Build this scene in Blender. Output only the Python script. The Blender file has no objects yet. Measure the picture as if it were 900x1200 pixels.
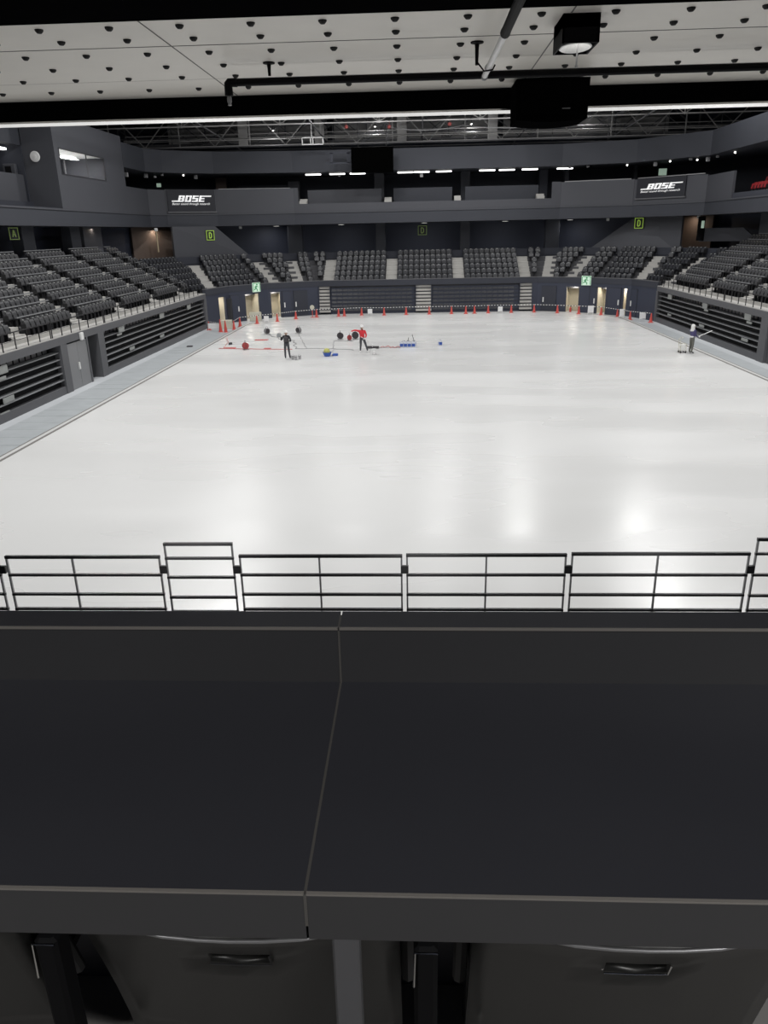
import bpy, math, random
from mathutils import Matrix, Vector
random.seed(7)
sc = bpy.context.scene
COL = sc.collection
PI = math.pi
H = 7.2

# ------------------------------------------------------------------ helpers
WORDS = ['zeroth','first','second','third','fourth','fifth','sixth','seventh','eighth','ninth','tenth','eleventh','twelfth',
         'thirteenth','fourteenth','fifteenth','sixteenth','seventeenth','eighteenth','nineteenth','twentieth']
def nth(i):
    if i < len(WORDS): return WORDS[i]
    return 'twenty-' + WORDS[i-20] if i < 30 else str(i) + 'th'

def mat(name, col, rough=.6, metal=0., var=.06, scale=3., emis=None, strength=1., bump=0., spec=None, glass=False):
    m = bpy.data.materials.new(name); m.use_nodes = True
    nt = m.node_tree; b = nt.nodes['Principled BSDF']
    b.inputs['Roughness'].default_value = rough; b.inputs['Metallic'].default_value = metal
    if spec is not None: b.inputs['Specular IOR Level'].default_value = spec
    tc = nt.nodes.new('ShaderNodeTexCoord'); nz = nt.nodes.new('ShaderNodeTexNoise')
    nz.inputs['Scale'].default_value = scale; nz.inputs['Detail'].default_value = 4
    nt.links.new(tc.outputs['Object'], nz.inputs['Vector'])
    mr = nt.nodes.new('ShaderNodeMix'); mr.data_type = 'RGBA'
    nt.links.new(nz.outputs['Fac'], mr.inputs['Factor'])
    mr.inputs[6].default_value = (*[max(0, c*(1-var)) for c in col], 1)
    mr.inputs[7].default_value = (*[min(1, c*(1+var)) for c in col], 1)
    nt.links.new(mr.outputs[2], b.inputs['Base Color'])
    if bump:
        bp = nt.nodes.new('ShaderNodeBump'); bp.inputs['Strength'].default_value = bump
        nt.links.new(nz.outputs['Fac'], bp.inputs['Height']); nt.links.new(bp.outputs['Normal'], b.inputs['Normal'])
    if emis:
        b.inputs['Emission Color'].default_value = (*emis, 1); b.inputs['Emission Strength'].default_value = strength
    if glass:
        b.inputs['Transmission Weight'].default_value = 1.; b.inputs['IOR'].default_value = 1.45
    return m

def world_mat(o):
    M = o.matrix_basis.copy()
    if o.parent: M = world_mat(o.parent) @ o.matrix_parent_inverse @ M
    return M

class MB:
    def __init__(s): s.v = []; s.f = []; s.mi = []; s.cur = 0
    def add(s, vs, fs):
        n = len(s.v); s.v += [tuple(p) for p in vs]; s.f += [tuple(i+n for i in q) for q in fs]; s.mi += [s.cur]*len(fs); return s
    def hexa(s, p):   # 8 points: bottom 4 (ccw), top 4
        return s.add(p, [(3,2,1,0),(4,5,6,7),(0,1,5,4),(1,2,6,5),(2,3,7,6),(3,0,4,7)])
    def box(s, x0, x1, y0, y1, z0, z1):
        return s.hexa([(x0,y0,z0),(x1,y0,z0),(x1,y1,z0),(x0,y1,z0),(x0,y0,z1),(x1,y0,z1),(x1,y1,z1),(x0,y1,z1)])
    def bbox(s, x0, x1, y0, y1, z0, z1, c=.01):   # box with chamfered vertical+horizontal edges (stack of three rings)
        def ring(i, z): return [(x0+i,y0,z),(x1-i,y0,z),(x1,y0+i,z),(x1,y1-i,z),(x1-i,y1,z),(x0+i,y1,z),(x0,y1-i,z),(x0,y0+i,z)]
        def ringi(i, z):
            return [(x0+i+c*.4,y0+i,z),(x1-i-c*.4,y0+i,z),(x1-i,y0+i+c*.4,z),(x1-i,y1-i-c*.4,z),(x1-i-c*.4,y1-i,z),(x0+i+c*.4,y1-i,z),(x0+i,y1-i-c*.4,z),(x0+i,y0+i+c*.4,z)]
        return s.loft([ringi(c, z0), ring(c, z0+c), ring(c, z1-c), ringi(c, z1)])
    def loft(s, rings, caps=True, closed=True):
        n = len(rings[0]); vs = [p for r in rings for p in r]; fs = []
        for k in range(len(rings)-1):
            for i in range(n if closed else n-1):
                j = (i+1) % n; fs.append((k*n+i, k*n+j, (k+1)*n+j, (k+1)*n+i))
        if caps and closed:
            fs.append(tuple(range(n-1,-1,-1))); fs.append(tuple((len(rings)-1)*n+i for i in range(n)))
        return s.add(vs, fs)
    def tube(s, pts, r, n=8, caps=True):
        pts = [Vector(p) for p in pts]; rs = r if isinstance(r, (list,tuple)) else [r]*len(pts); rings = []
        t0 = (pts[1]-pts[0]).normalized(); up = Vector((0,0,1)) if abs(t0.z) < .9 else Vector((1,0,0))
        a = t0.cross(up).normalized()
        for i, p in enumerate(pts):
            if i == 0: t = t0
            elif i == len(pts)-1: t = (pts[i]-pts[i-1]).normalized()
            else: t = ((pts[i]-pts[i-1]).normalized() + (pts[i+1]-pts[i]).normalized()).normalized()
            a = (a - t*a.dot(t)).normalized(); b = t.cross(a)
            rings.append([p + (a*math.cos(2*PI*k/n) + b*math.sin(2*PI*k/n))*rs[i] for k in range(n)])
        return s.loft(rings, caps)
    def bar(s, p, q, w, h, up=(0,0,1)):
        p, q = Vector(p), Vector(q); t = (q-p).normalized(); up = Vector(up)
        if abs(t.dot(up)) > .95: up = Vector((0,1,0))
        a = t.cross(up).normalized()*w/2; b = a.cross(t).normalized()*h/2
        return s.hexa([p-a-b, p+a-b, q+a-b, q-a-b, p-a+b, p+a+b, q+a+b, q-a+b])
    def lathe(s, prof, c=(0,0,0), n=16, M=None):
        rings = []
        for r, z in prof:
            ring = [Vector((r*math.cos(2*PI*k/n), r*math.sin(2*PI*k/n), z)) for k in range(n)]
            rings.append([(M @ p if M else p) + Vector(c) for p in ring])
        return s.loft(rings)
    def sphere(s, c, r, n=12, m=8, sz=1.):
        return s.lathe([(max(1e-4, r*math.sin(PI*i/m)), -r*sz*math.cos(PI*i/m)) for i in range(m+1)], c, n)
    def poly(s, pts, d):  # prism: planar polygon points + extrusion vector
        d = Vector(d); n = len(pts); p = [Vector(q) for q in pts]
        return s.add(p + [q+d for q in p], [tuple(range(n-1,-1,-1)), tuple(range(n,2*n))] + [(i,(i+1)%n,n+(i+1)%n,n+i) for i in range(n)])
    def xform(s, M): s.v = [tuple(M @ Vector(p)) for p in s.v]; return s
    def merge(s, o):
        n = len(s.v); s.v += o.v; s.f += [tuple(i+n for i in q) for q in o.f]; s.mi += o.mi; return s
    def build(s, name, m, parent=None, world=True, smooth=False, origin=None):
        """world=True: vertices are in world space, converted to the parent's space (or to an origin at the base)."""
        vs = s.v
        if parent is not None and world:
            Mi = world_mat(parent).inverted(); vs = [Mi @ Vector(p) for p in vs]; loc = (0,0,0)
        elif parent is None and world:
            if origin is None:
                xs, ys, zs = zip(*vs); origin = ((min(xs)+max(xs))/2, (min(ys)+max(ys))/2, min(zs))
            loc = origin; vs = [(p[0]-loc[0], p[1]-loc[1], p[2]-loc[2]) for p in vs]
        else: loc = (0,0,0)
        me = bpy.data.meshes.new(name); me.from_pydata(vs, [], s.f)
        ms = m if isinstance(m, (list,tuple)) else [m]
        for q in ms: me.materials.append(q)
        if len(ms) > 1: me.polygons.foreach_set('material_index', s.mi)
        if smooth: me.polygons.foreach_set('use_smooth', [True]*len(me.polygons))
        import bmesh
        bm = bmesh.new(); bm.from_mesh(me); bmesh.ops.recalc_face_normals(bm, faces=bm.faces); bm.to_mesh(me); bm.free()
        o = bpy.data.objects.new(name, me); COL.objects.link(o); o.location = loc
        if parent is not None: o.parent = parent
        return o

def tag(o, label=None, cat=None, group=None, kind=None):
    if label: o['label'] = label
    if cat: o['category'] = cat
    if group: o['group'] = group
    if kind: o['kind'] = kind
    return o
def thing(name, label, cat, loc=(0,0,0), rz=0, group=None):
    o = bpy.data.objects.new(name, None); COL.objects.link(o); o.empty_display_size = .2
    o.location = loc; o.rotation_euler = (0,0,rz)
    o.matrix_basis = Matrix.Translation(loc) @ Matrix.Rotation(rz, 4, 'Z')
    return tag(o, label, cat, group)
def struct(name, mb, m, parent=None, label=None, smooth=False):
    o = mb.build(name, m, parent, smooth=smooth)
    if parent is None: tag(o, label, None, None, 'structure')
    return o
def copy_tree(o, parent=None):
    c = o.copy(); COL.objects.link(c)
    if parent is not None: c.parent = parent
    for ch in list(o.children): copy_tree(ch, c)
    return c

# ------------------------------------------------------------------ materials
M = {}
M['ice'] = mat('painted_ice', (.80,.80,.79), .3, var=.05, scale=.12)
def ice_nodes():
    nt = M['ice'].node_tree; b = nt.nodes['Principled BSDF']
    tc = nt.nodes.new('ShaderNodeTexCoord'); mp = nt.nodes.new('ShaderNodeMapping'); mp.inputs['Scale'].default_value = (.25,.9,1)
    nz = nt.nodes.new('ShaderNodeTexNoise'); nz.inputs['Scale'].default_value = .3; nz.inputs['Detail'].default_value = 3
    nt.links.new(tc.outputs['Object'], mp.inputs['Vector']); nt.links.new(mp.outputs['Vector'], nz.inputs['Vector'])
    rm = nt.nodes.new('ShaderNodeMapRange'); rm.inputs['From Min'].default_value = .3; rm.inputs['From Max'].default_value = .7
    rm.inputs['To Min'].default_value = .19; rm.inputs['To Max'].default_value = .36
    nt.links.new(nz.outputs['Fac'], rm.inputs['Value']); nt.links.new(rm.outputs['Result'], b.inputs['Roughness'])
    nz2 = nt.nodes.new('ShaderNodeTexNoise'); nz2.inputs['Scale'].default_value = 6; nz2.inputs['Detail'].default_value = 5
    nt.links.new(mp.outputs['Vector'], nz2.inputs['Vector'])
    bp = nt.nodes.new('ShaderNodeBump'); bp.inputs['Strength'].default_value = .015; bp.inputs['Distance'].default_value = .02
    nt.links.new(nz2.outputs['Fac'], bp.inputs['Height']); nt.links.new(bp.outputs['Normal'], b.inputs['Normal'])
ice_nodes()
M['floor'] = mat('grey_floor', (.50,.52,.54), .55, var=.08, scale=.8)
M['mat'] = mat('floor_matting', (.41,.435,.45), .5, var=.14, scale=1.2)
M['kerb_dark'] = mat('kerb_dark', (.20,.19,.18), .6)
M['kerb_white'] = mat('kerb_white', (.62,.62,.61), .5)
M['wall'] = mat('dark_wall', (.039,.042,.053), .7, var=.08, scale=.6)
M['wall2'] = mat('darker_wall', (.034,.037,.050), .75, var=.08, scale=.6)
M['parapet'] = mat('parapet_paint', (.062,.064,.075), .65, var=.06, scale=.5)
M['navy'] = mat('navy_wall', (.036,.042,.066), .6, var=.08, scale=.6)
M['black'] = mat('black_paint', (.005,.005,.006), .7, spec=.15)
M['soffit'] = mat('black_soffit', (.003,.003,.0033), 1., spec=0.)
M['terrace'] = mat('terrace_concrete', (.085,.085,.092), .8, var=.1, scale=1.5)
M['step'] = mat('pale_steps', (.44,.43,.41), .7, var=.08, scale=2)
M['fascia'] = mat('fascia_grey', (.105,.106,.114), .6, var=.05)
M['seat'] = mat('seat_plastic', (.031,.032,.038), .34, var=.1, scale=6)
M['seat_side'] = mat('seat_plastic_grey', (.060,.060,.064), .36, var=.1, scale=6)
M['seat_leg'] = mat('seat_bracket', (.015,.015,.017), .5)
M['redseat'] = mat('red_seat', (.30,.02,.025), .5)
M['nosing'] = mat('aluminium_nosing', (.27,.275,.285), .45, .3)
M['riser'] = mat('riser_black', (.005,.005,.006), .8, spec=.2)
M['plate_or_glint'] = mat('pale_plate_or_glint', (.30,.31,.30), .5)  # bleacher number tags, and the painted glints on the seat tops
M['doorgrey'] = mat('grey_door', (.22,.222,.23), .45, var=.04)
M['handle'] = mat('white_handle', (.75,.75,.74), .35)
M['cream'] = mat('cream_corridor', (.62,.57,.46), .8, var=.05)
M['concrete'] = mat('ceiling_concrete', (.69,.66,.605), .42, var=.10, scale=1.3)
M['plug'] = mat('tie_hole', (.008,.008,.008), .7)
M['joint'] = mat('joint_line', (.16,.155,.15), .9)
M['white'] = mat('white_paint', (.80,.80,.79), .4)
M['alu'] = mat('bright_aluminium', (.92,.92,.91), .16, 1.)
M['steel'] = mat('grey_steel', (.30,.30,.31), .4, .6)
M['truss'] = mat('truss_grey', (.50,.49,.48), .6)
M['truss2'] = mat('truss_dark', (.16,.16,.17), .7)
M['counter'] = mat('counter_laminate', (.047,.048,.058), .45, var=.07, scale=5)
M['counter_face'] = mat('counter_face', (.052,.052,.056), .5, var=.07, scale=5)
M['edge'] = mat('counter_edge', (.24,.225,.21), .4)
M['seam'] = mat('counter_seam', (.11,.105,.10), .45)
M['chair'] = mat('chair_plastic', (.014,.014,.0135), .36, var=.08, scale=8)
M['chrome'] = mat('chrome', (.8,.8,.78), .12, 1.)
M['carpet'] = mat('pale_floor', (.35,.34,.33), .9)
M['rail'] = mat('rail_black', (.012,.012,.014), .4)
M['post'] = mat('post_grey', (.36,.36,.37), .45)
M['cone'] = mat('cone_red', (.60,.085,.07), .5)
M['barw'] = mat('bar_white', (.8,.8,.78), .5)
M['barb'] = mat('bar_black', (.03,.03,.035), .5)
M['screen'] = mat('screen_black', (.001,.001,.001), .9, spec=0.)
M['signblack'] = mat('sign_black', (.012,.013,.02), .6)
M['signwhite'] = mat('sign_white', (.85,.85,.85), .5, emis=(1,1,1), strength=.38)
M['green'] = mat('sign_green', (.35,.55,.08), .5, emis=(.42,.62,.10), strength=.28)
M['green_dim'] = mat('sign_green_dim', (.25,.34,.12), .5, emis=(.30,.42,.12), strength=.09)
M['exitgreen'] = mat('exit_green', (.05,.30,.12), .5, emis=(.05,.28,.12), strength=.2)
M['exitwhite'] = mat('exit_white', (.6,.75,.62), .5, emis=(.6,.8,.65), strength=.3)
M['tube_light'] = mat('tube_light', (.9,.9,.9), .5, emis=(1,1,.97), strength=3.2)
M['spot_light'] = mat('spot_light', (.9,.9,.9), .5, emis=(1,.97,.9), strength=5.)
M['flood_lens'] = mat('flood_lens', (.9,.9,.9), .5, emis=(1,.98,.94), strength=1.)
M['dl_lens'] = mat('downlight_lens', (.9,.9,.9), .5, emis=(1,.98,.93), strength=22.)
M['dl_soft'] = mat('recessed_lens', (.9,.9,.9), .5, emis=(1,.98,.93), strength=1.6)
M['brown'] = mat('brown_wall', (.115,.085,.07), .7)
M['gold'] = mat('gilt_pole', (.42,.34,.22), .5)
M['glass'] = mat('window_glass', (1,1,1), .0, glass=True, var=0)
M['tin'] = mat('tin_blue', (.035,.10,.42), .4)
M['tinw'] = mat('tin_white', (.72,.74,.80), .4)
M['skin'] = mat('skin', (.50,.33,.25), .55)
M['hair'] = mat('dark_hair', (.02,.017,.015), .6)
M['helmet'] = mat('helmet_white', (.85,.85,.84), .3)
M['jacketblk'] = mat('jacket_black', (.022,.023,.028), .75)
M['trouser'] = mat('trousers_grey', (.065,.068,.078), .8)
M['jacketred'] = mat('jacket_red', (.68,.03,.045), .7)
M['jacketpur'] = mat('jacket_purple', (.070,.062,.16), .75)
M['camo'] = mat('trousers_mottled', (.13,.13,.115), .85, var=.6, scale=14)
M['boot'] = mat('boots_white', (.75,.75,.74), .5)
M['bootblk'] = mat('boots_black', (.04,.04,.045), .5)
M['glove'] = mat('glove_white', (.8,.8,.78), .7)
M['hood'] = mat('hood_white', (.76,.76,.74), .8)
M['hose'] = mat('hose_grey', (.34,.34,.35), .5)
M['hosered'] = mat('hose_red', (.55,.12,.11), .5)
M['reel'] = mat('reel_dark', (.05,.045,.05), .5)
M['reelred'] = mat('reel_red', (.40,.06,.06), .5)
M['yellow'] = mat('bag_yellow', (.55,.55,.16), .6)
M['bundle'] = mat('bundle_grey', (.28,.29,.30), .7)
M['cart'] = mat('cart_cream', (.60,.58,.48), .5)
M['paper'] = mat('paper_white', (.8,.8,.8), .7)

# ------------------------------------------------------------------ plan polylines
F = [(-17.4,8),(-17.4,63.8),(-16.4,67.6),(-13.6,70.8),(-9.3,73.0),(10.9,73.0),(15.2,70.8),(18.0,67.6),(19.0,63.8),(19.0,8)]
B = [(-23.4,8),(-23.4,70.4),(-22.4,72.0),(-18.5,74.5),(-11.5,75.7),(13,75.7),(19,73.5),(23.4,68),(23.4,8)]
def nrm(a, b):
    dx, dy = b[0]-a[0], b[1]-a[1]; l = math.hypot(dx, dy); return (-dy/l, dx/l)
def off(P, d):
    n = len(P); out = []
    for i in range(n):
        if i == 0: m = nrm(P[0], P[1]); s = 1
        elif i == n-1: m = nrm(P[-2], P[-1]); s = 1
        else:
            a = nrm(P[i-1], P[i]); b = nrm(P[i], P[i+1]); m = (a[0]+b[0], a[1]+b[1]); l = math.hypot(*m); m = (m[0]/l, m[1]/l)
            s = 1/(m[0]*a[0]+m[1]*a[1])
        out.append((P[i][0]+m[0]*d*s, P[i][1]+m[1]*d*s))
    return out
def ring(mb, P, d0, d1, z0, z1, i0=0, i1=None):
    i1 = len(P)-1 if i1 is None else i1
    a, b = off(P, d0)[i0:i1+1], off(P, d1)[i0:i1+1]
    rings = [[(*p,z0),(*q,z0),(*q,z1),(*p,z1)] for p, q in zip(a, b)]
    return mb.loft(rings)
class Seg:   # frame along a straight front: s along, d outward, z up
    def __init__(s, a, b):
        s.a = Vector((a[0],a[1],0)); v = Vector((b[0]-a[0], b[1]-a[1], 0)); s.L = v.length; s.u = v.normalized(); n = nrm(a, b); s.n = Vector((n[0],n[1],0))
    def p(s, t, d, z): return s.a + s.u*t + s.n*d + Vector((0,0,z))
    def box(s, mb, t0, t1, d0, d1, z0, z1):
        return mb.hexa([s.p(t0,d0,z0), s.p(t1,d0,z0), s.p(t1,d1,z0), s.p(t0,d1,z0), s.p(t0,d0,z1), s.p(t1,d0,z1), s.p(t1,d1,z1), s.p(t0,d1,z1)])
    def t(s, x, y): return (Vector((x,y,0))-s.a).dot(s.u)
    def rz(s): return math.atan2(s.u.y, s.u.x)     # local -y looks to the ice
SEG = [Seg(F[i], F[i+1]) for i in range(9)]
SGB = [Seg(B[i], B[i+1]) for i in range(8)]

# ------------------------------------------------------------------ rink and floor
def round_rect(x0, x1, y0, y1, r, g, z, n=10):
    pts = []
    for cx, cy, a0 in ((x1-r,y0+r,-PI/2),(x1-r,y1-r,0),(x0+r,y1-r,PI/2),(x0+r,y0+r,PI)):
        for k in range(n+1):
            a = a0 + PI/2*k/n; pts.append((cx+(r+g)*math.cos(a), cy+(r+g)*math.sin(a), z))
    return pts
RK = (-14.4, 16.9, 9.9, 72.5, 8.0)
mb = MB(); mb.box(-34, 36, -4, 95, -.5, -.06); struct('floor', mb, M['floor'])
mb = MB(); mb.poly(round_rect(*RK, 0, -.05), (0,0,.06)); o = struct('floor_ice', mb, M['ice'], label='white painted ice sheet')
def ringband(g0, g1, z0, z1):
    a, b = round_rect(*RK, g0, z0), round_rect(*RK, g1, z0); m_ = MB(); n = len(a); rings = []
    for p, q in zip(a, b): rings.append([p, q, (q[0],q[1],z1), (p[0],p[1],z1)])
    rings.append(rings[0]); return m_.loft(rings, caps=False)
struct('trim_1', ringband(.0, .13, -.06, .014), M['kerb_dark'])
struct('trim_2', ringband(.13, .30, -.06, .018), M['kerb_white'])
struct('trim_3', ringband(.30, .38, -.06, .012), M['kerb_dark'])
# matting on the walkways (planks run across)
mb = MB()
y = 10.
while y < 61.5:
    mb.box(-16.75, -14.84, y, y+1.18, -.06, -.012-.004*random.random()); y += 1.2
tag(mb.build('floor_matting', M['mat']), 'grey floor matting along the walkway beside the grey doors', 'floor mat')
mb = MB(); mb.box(17.3, 18.3, 20, 62, -.06, -.012); tag(mb.build('floor_matting', M['mat']), 'narrow grey floor strip behind the worker in the purple jacket', 'floor mat')

# ------------------------------------------------------------------ stand fronts
Z0, RISE, DEP = 2.5, .42, .8
def row_z(k, side=False): return (2.74 + .40*k) if side else Z0 + RISE*k
def row_o(k): return .9 + DEP*k
def terrace(i0, i1, rows, side=False):
    m_ = MB()
    for k in range(rows): ring(m_, F, row_o(k), row_o(k)+DEP+.01, row_z(k,side)-.5, row_z(k,side), i0, i1)
    return m_
struct('floor_terrace', terrace(0, 1, 8, True), M['terrace'])
struct('floor_terrace', terrace(1, 8, 6), M['terrace'])
struct('floor_terrace', terrace(8, 9, 8, True), M['terrace'])
# pale front walkway of the side stands, dark one at the end
for i0, i1 in ((0,1),(8,9)):
    m_ = MB(); ring(m_, F, .02, .92, 2.5, 2.70, i0, i1); ring(m_, F, .72, .9, 2.70, 2.90, i0, i1); struct('floor_walkway', m_, M['step'])
m_ = MB(); ring(m_, F, .2, .9, Z0-.2, Z0, 1, 8); struct('floor_walkway', m_, M['terrace'])
# fascias
m_ = MB(); ring(m_, F, 0, .2, 2.3, 2.66, 0, 1); struct('wall_left', m_, M['fascia'])
m_ = MB(); ring(m_, F, 0, .2, 2.3, 2.66, 8, 9); struct('wall_right', m_, M['fascia'])
m_ = MB(); ring(m_, F, -.03, .25, 2.5, 2.98, 1, 8); struct('wall_far', m_, M['wall2'])
m_ = MB(); ring(m_, F, -.05, .27, 2.98, 3.03, 1, 8); struct('trim_4', m_, M['fascia'])

# side stand fronts
def front_post(seg, t0, t1, z1=2.3, m=M['fascia']):
    q = MB(); seg.box(q, t0, t1, -.02, .9, -.06, z1); return struct('trim_5', q, m)
S0, S8 = SEG[0], SEG[8]
front_post(S0, 28.7, 29.4); front_post(S0, 33.3, 34.1); front_post(S0, 55.2, 55.8)
tR = lambda y: 63.8 - y      # along right front
front_post(S8, tR(44.0), tR(43.1)); front_post(S8, -.05, .3)
q = MB(); S8.box(q, tR(43.1), tR(9), .15, .4, -.06, 2.3); struct('wall_right', q, M['fascia'])
# grey double doors of the left front
def grey_doors():
    d = thing('door_1', None, None, S0.p(30.55, .05, -.06), S0.rz()); d['kind'] = 'structure'; d['label'] = 'grey steel double doors under the stand'
    q = MB(); S0.box(q, 29.4, 32.9, .42, .6, -.06, 2.3); q.build('door_recess', M['wall2'], d)
    q = MB(); S0.box(q, 29.45, 30.62, .04, .1, -.05, 2.22); a = q.build('door_leaf', M['doorgrey'], d)
    q = MB(); S0.box(q, 30.64, 31.8, .04, .1, -.05, 2.22); b = q.build('door_leaf', M['doorgrey'], d)
    q = MB(); S0.box(q, 30.48, 30.58, -.03, .04, .85, 1.2); q.build('handle', M['handle'], a)
    q = MB(); S0.box(q, 31.8, 31.95, .0, .5, -.06, 2.3); q.build('door_jamb', M['fascia'], d)
    q = MB(); q.bbox(*sorted((S0.p(0,-.12,0).x, S0.p(0,0,0).x)), S0.p(31.0,0,0).y, S0.p(31.3,0,0).y, 2.25, 2.62, .02)
    tag(q.build('wall_lamp', M['white']), 'small white lamp box above the grey steel doors', 'lamp')
grey_doors()

def folded_bleacher(seg, t0, t1, tags, label):
    c = seg.p((t0+t1)/2, .3, -.06)
    r = thing('folded_bleacher', label, 'bleacher', c, seg.rz(), 'folded bleachers under the side stands')
    q = MB(); seg.box(q, t0, t1, .02, .5, -.06, .31); q.build('plinth', M['fascia'], r)
    q = MB()
    for k in range(5):
        z = .31 + .33*k; seg.box(q, t0, t1, .26+.02*k, .34+.02*k, z, z+.30)
    seg.box(q, t0, t1, .62, .7, 1.9, 2.28)
    q.build('riser', M['riser'], r)
    for k in range(5):
        z = .62 + .33*k; q = MB()
        seg.box(q, t0, t1, .05+.02*k, .5, z-.02, z+.03)
        q.build('nosing', M['nosing'], r)
    # folded seat row dimly visible on the top tier
    q = MB(); t = t0+.4
    while t < t1-.6:
        seg.box(q, t, t+.42, .45, .55, 2.0, 2.2); t += .55
    o = q.build('seat_row', M['seat'], r); o['kind'] = 'stuff'
    for (t, z, w, h) in tags:
        q = MB(); seg.box(q, t-w/2, t+w/2, .03, .06, z-h/2, z+h/2); seg.box(q, t-w/2+.08, t+w/2-.08, .02, .03, z-h/2+.05, z+h/2-.05); q.build('number_plate_or_glint', M['plate_or_glint'], r)
    return r
yl = lambda y: y-8
folded_bleacher(S0, 7, 28.7, [(yl(31.2),2.06,.9,.34),(yl(31.0),1.72,.8,.14),(yl(31.3),.79,.9,.24),(yl(30.8),.33,.8,.06)], 'folded dark bleacher nearer than the grey steel doors, five grey edges')
folded_bleacher(S0, 34.1, 55.2, [(yl(44.9),2.1,.9,.34),(yl(44.5),1.85,.7,.12),(yl(52.4),2.1,.9,.34),(yl(58.9),2.08,.9,.34),(yl(46.2),.8,.8,.18),(yl(52),.8,.8,.18)], 'folded dark bleacher beyond the grey steel doors, five grey edges')
folded_bleacher(S8, .3, tR(44.0), [(tR(60.5),2.1,.9,.34),(tR(53),2.1,.9,.34),(tR(52.7),1.86,.7,.12),(tR(46),2.12,.9,.36),(tR(45.7),1.84,.7,.13),(tR(53.2),.79,.9,.16),(tR(46),.82,.9,.16),(tR(60.2),.8,.8,.14)], 'folded dark bleacher behind the worker in the purple jacket')

# guard railings on the stand fronts
def guard_railing(seg, t0, t1, label, zb=2.68, zt=3.42):
    r = thing('guard_railing', label, 'railing', seg.p((t0+t1)/2, .1, zb), seg.rz(), 'low railings along the stand fronts')
    q = MB(); q.bar(seg.p(t0,.1,zt), seg.p(t1,.1,zt), .045, .045); q.build('top_rail', M['rail'], r)
    q = MB(); q.bar(seg.p(t0,.1,zb+.38), seg.p(t1,.1,zb+.38), .02, .02); q.build('mid_rail', M['rail'], r)
    n = max(2, round((t1-t0)/1.15))
    for k in range(n+1):
        t = t0+.03+(t1-t0-.06)*k/n; q = MB(); q.bar(seg.p(t,.1,zb), seg.p(t,.1,zt), .04, .04); q.build('post', M['rail'], r)
ys = [25.0, 30.5, 36.2, 42.7, 49.2, 55.7, 62.0]
lb = ['over the bleacher nearer than the grey doors', 'just before the grey steel doors', 'directly above the grey steel doors', 'just past the grey steel doors', 'two lengths past the grey steel doors', 'at the far corner past the grey doors']
for a, b, l in zip(ys, ys[1:], lb): guard_railing(S0, a-8+.05, b-8-.05, 'thin black railing on stand front, '+l)
ys = [37.0, 43.4, 50.0, 56.6, 63.7]
lb = ['nearest length right of the purple-jacketed worker', 'length right above the post by the purple-jacketed worker', 'length directly behind the purple-jacketed worker', 'far corner length by the pale stairs']
for a, b, l in zip(ys, ys[1:], lb): guard_railing(S8, tR(b)+.05, tR(a)-.05, 'thin black railing on stand front, '+l)

# ------------------------------------------------------------------ corner walls with doors
door_n = [1]
def corner_wall(i, openings, name):
    sg = SEG[i]; q = MB(); t = -.02
    for (t0, t1) in openings:
        sg.box(q, t, t0, 0, .18, -.06, 2.5); sg.box(q, t0, t1, 0, .18, 2.2, 2.5); t = t1
    sg.box(q, t, sg.L+.02, 0, .18, -.06, 2.5)
    struct(name, q, M['navy'])
    for (t0, t1) in openings:
        n = MB(); sg.box(n, t0-.2, t1+.2, 1.5, 1.6, -.06, 2.36); sg.box(n, t0-.3, t0-.2, .18, 1.6, -.06, 2.36); sg.box(n, t1+.2, t1+.3, .18, 1.6, -.06, 2.36)
        sg.box(n, t0-.3, t1+.3, .18, 1.6, 2.3, 2.36); struct('wall_corridor', n, M['cream'])
        ld = bpy.data.lights.new('corridor_lamp', 'AREA'); ld.size = .4; ld.energy = 26; ld.color = (1,.94,.82)
        lo = bpy.data.objects.new('corridor_lamp', ld); COL.objects.link(lo); lo.location = sg.p((t0+t1)/2, .75, 2.27)
def leaf(i, t0, t1, side, label, d=-.07, plain=False):
    door_n[0] += 1; sg = SEG[i]
    r = thing('door_%d' % door_n[0], None, None, sg.p((t0+t1)/2, d, -.06), sg.rz()); r['kind'] = 'structure'; r['label'] = label
    q = MB(); sg.box(q, t0, t1, d, d+.055, -.05, 2.18); a = q.build('door_leaf', M['navy'] if not plain else M['wall2'], r)
    th = t1-.14 if side > 0 else t0+.14
    q = MB(); sg.box(q, th-.05, th+.05, d-.05, d, .82, 1.25); q.build('handle', M['handle'], a)
    q = MB(); sg.box(q, t0-.06, t0, d+.01, d+.07, -.06, 2.24); sg.box(q, t1, t1+.06, d+.01, d+.07, -.06, 2.24); sg.box(q, t0-.06, t1+.06, d+.01, d+.07, 2.18, 2.24); q.build('door_frame', M['wall2'], r)
T = lambda i, x, y: SEG[i].t(x, y)
corner_wall(1, [(T(1,-16.93,65.8), T(1,-16.62,66.95))], 'wall_corner')
corner_wall(2, [(T(2,-15.27,68.89), T(2,-14.25,70.05))], 'wall_corner')
corner_wall(3, [(T(3,-13.37,70.92), T(3,-12.59,71.32))], 'wall_corner')
corner_wall(5, [(T(5,13.32,71.76), T(5,14.35,71.24))], 'wall_corner')
corner_wall(6, [(T(6,15.7,70.22), T(6,16.35,69.49)), (T(6,17.48,68.19), T(6,17.72,67.92))], 'wall_corner')
corner_wall(7, [], 'wall_corner')
leaf(2, .1, 1.0, 1, 'dark open door leaf beside the first cream doorway')
leaf(3, T(3,-12.4,71.42), T(3,-11.6,71.8)-.1, -1, 'dark open door leaf beside the third cream doorway')
leaf(3, T(3,-11.43,71.91), T(3,-10.33,72.47), -1, 'closed dark door by the pale stairs under far stand', plain=True)
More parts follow.
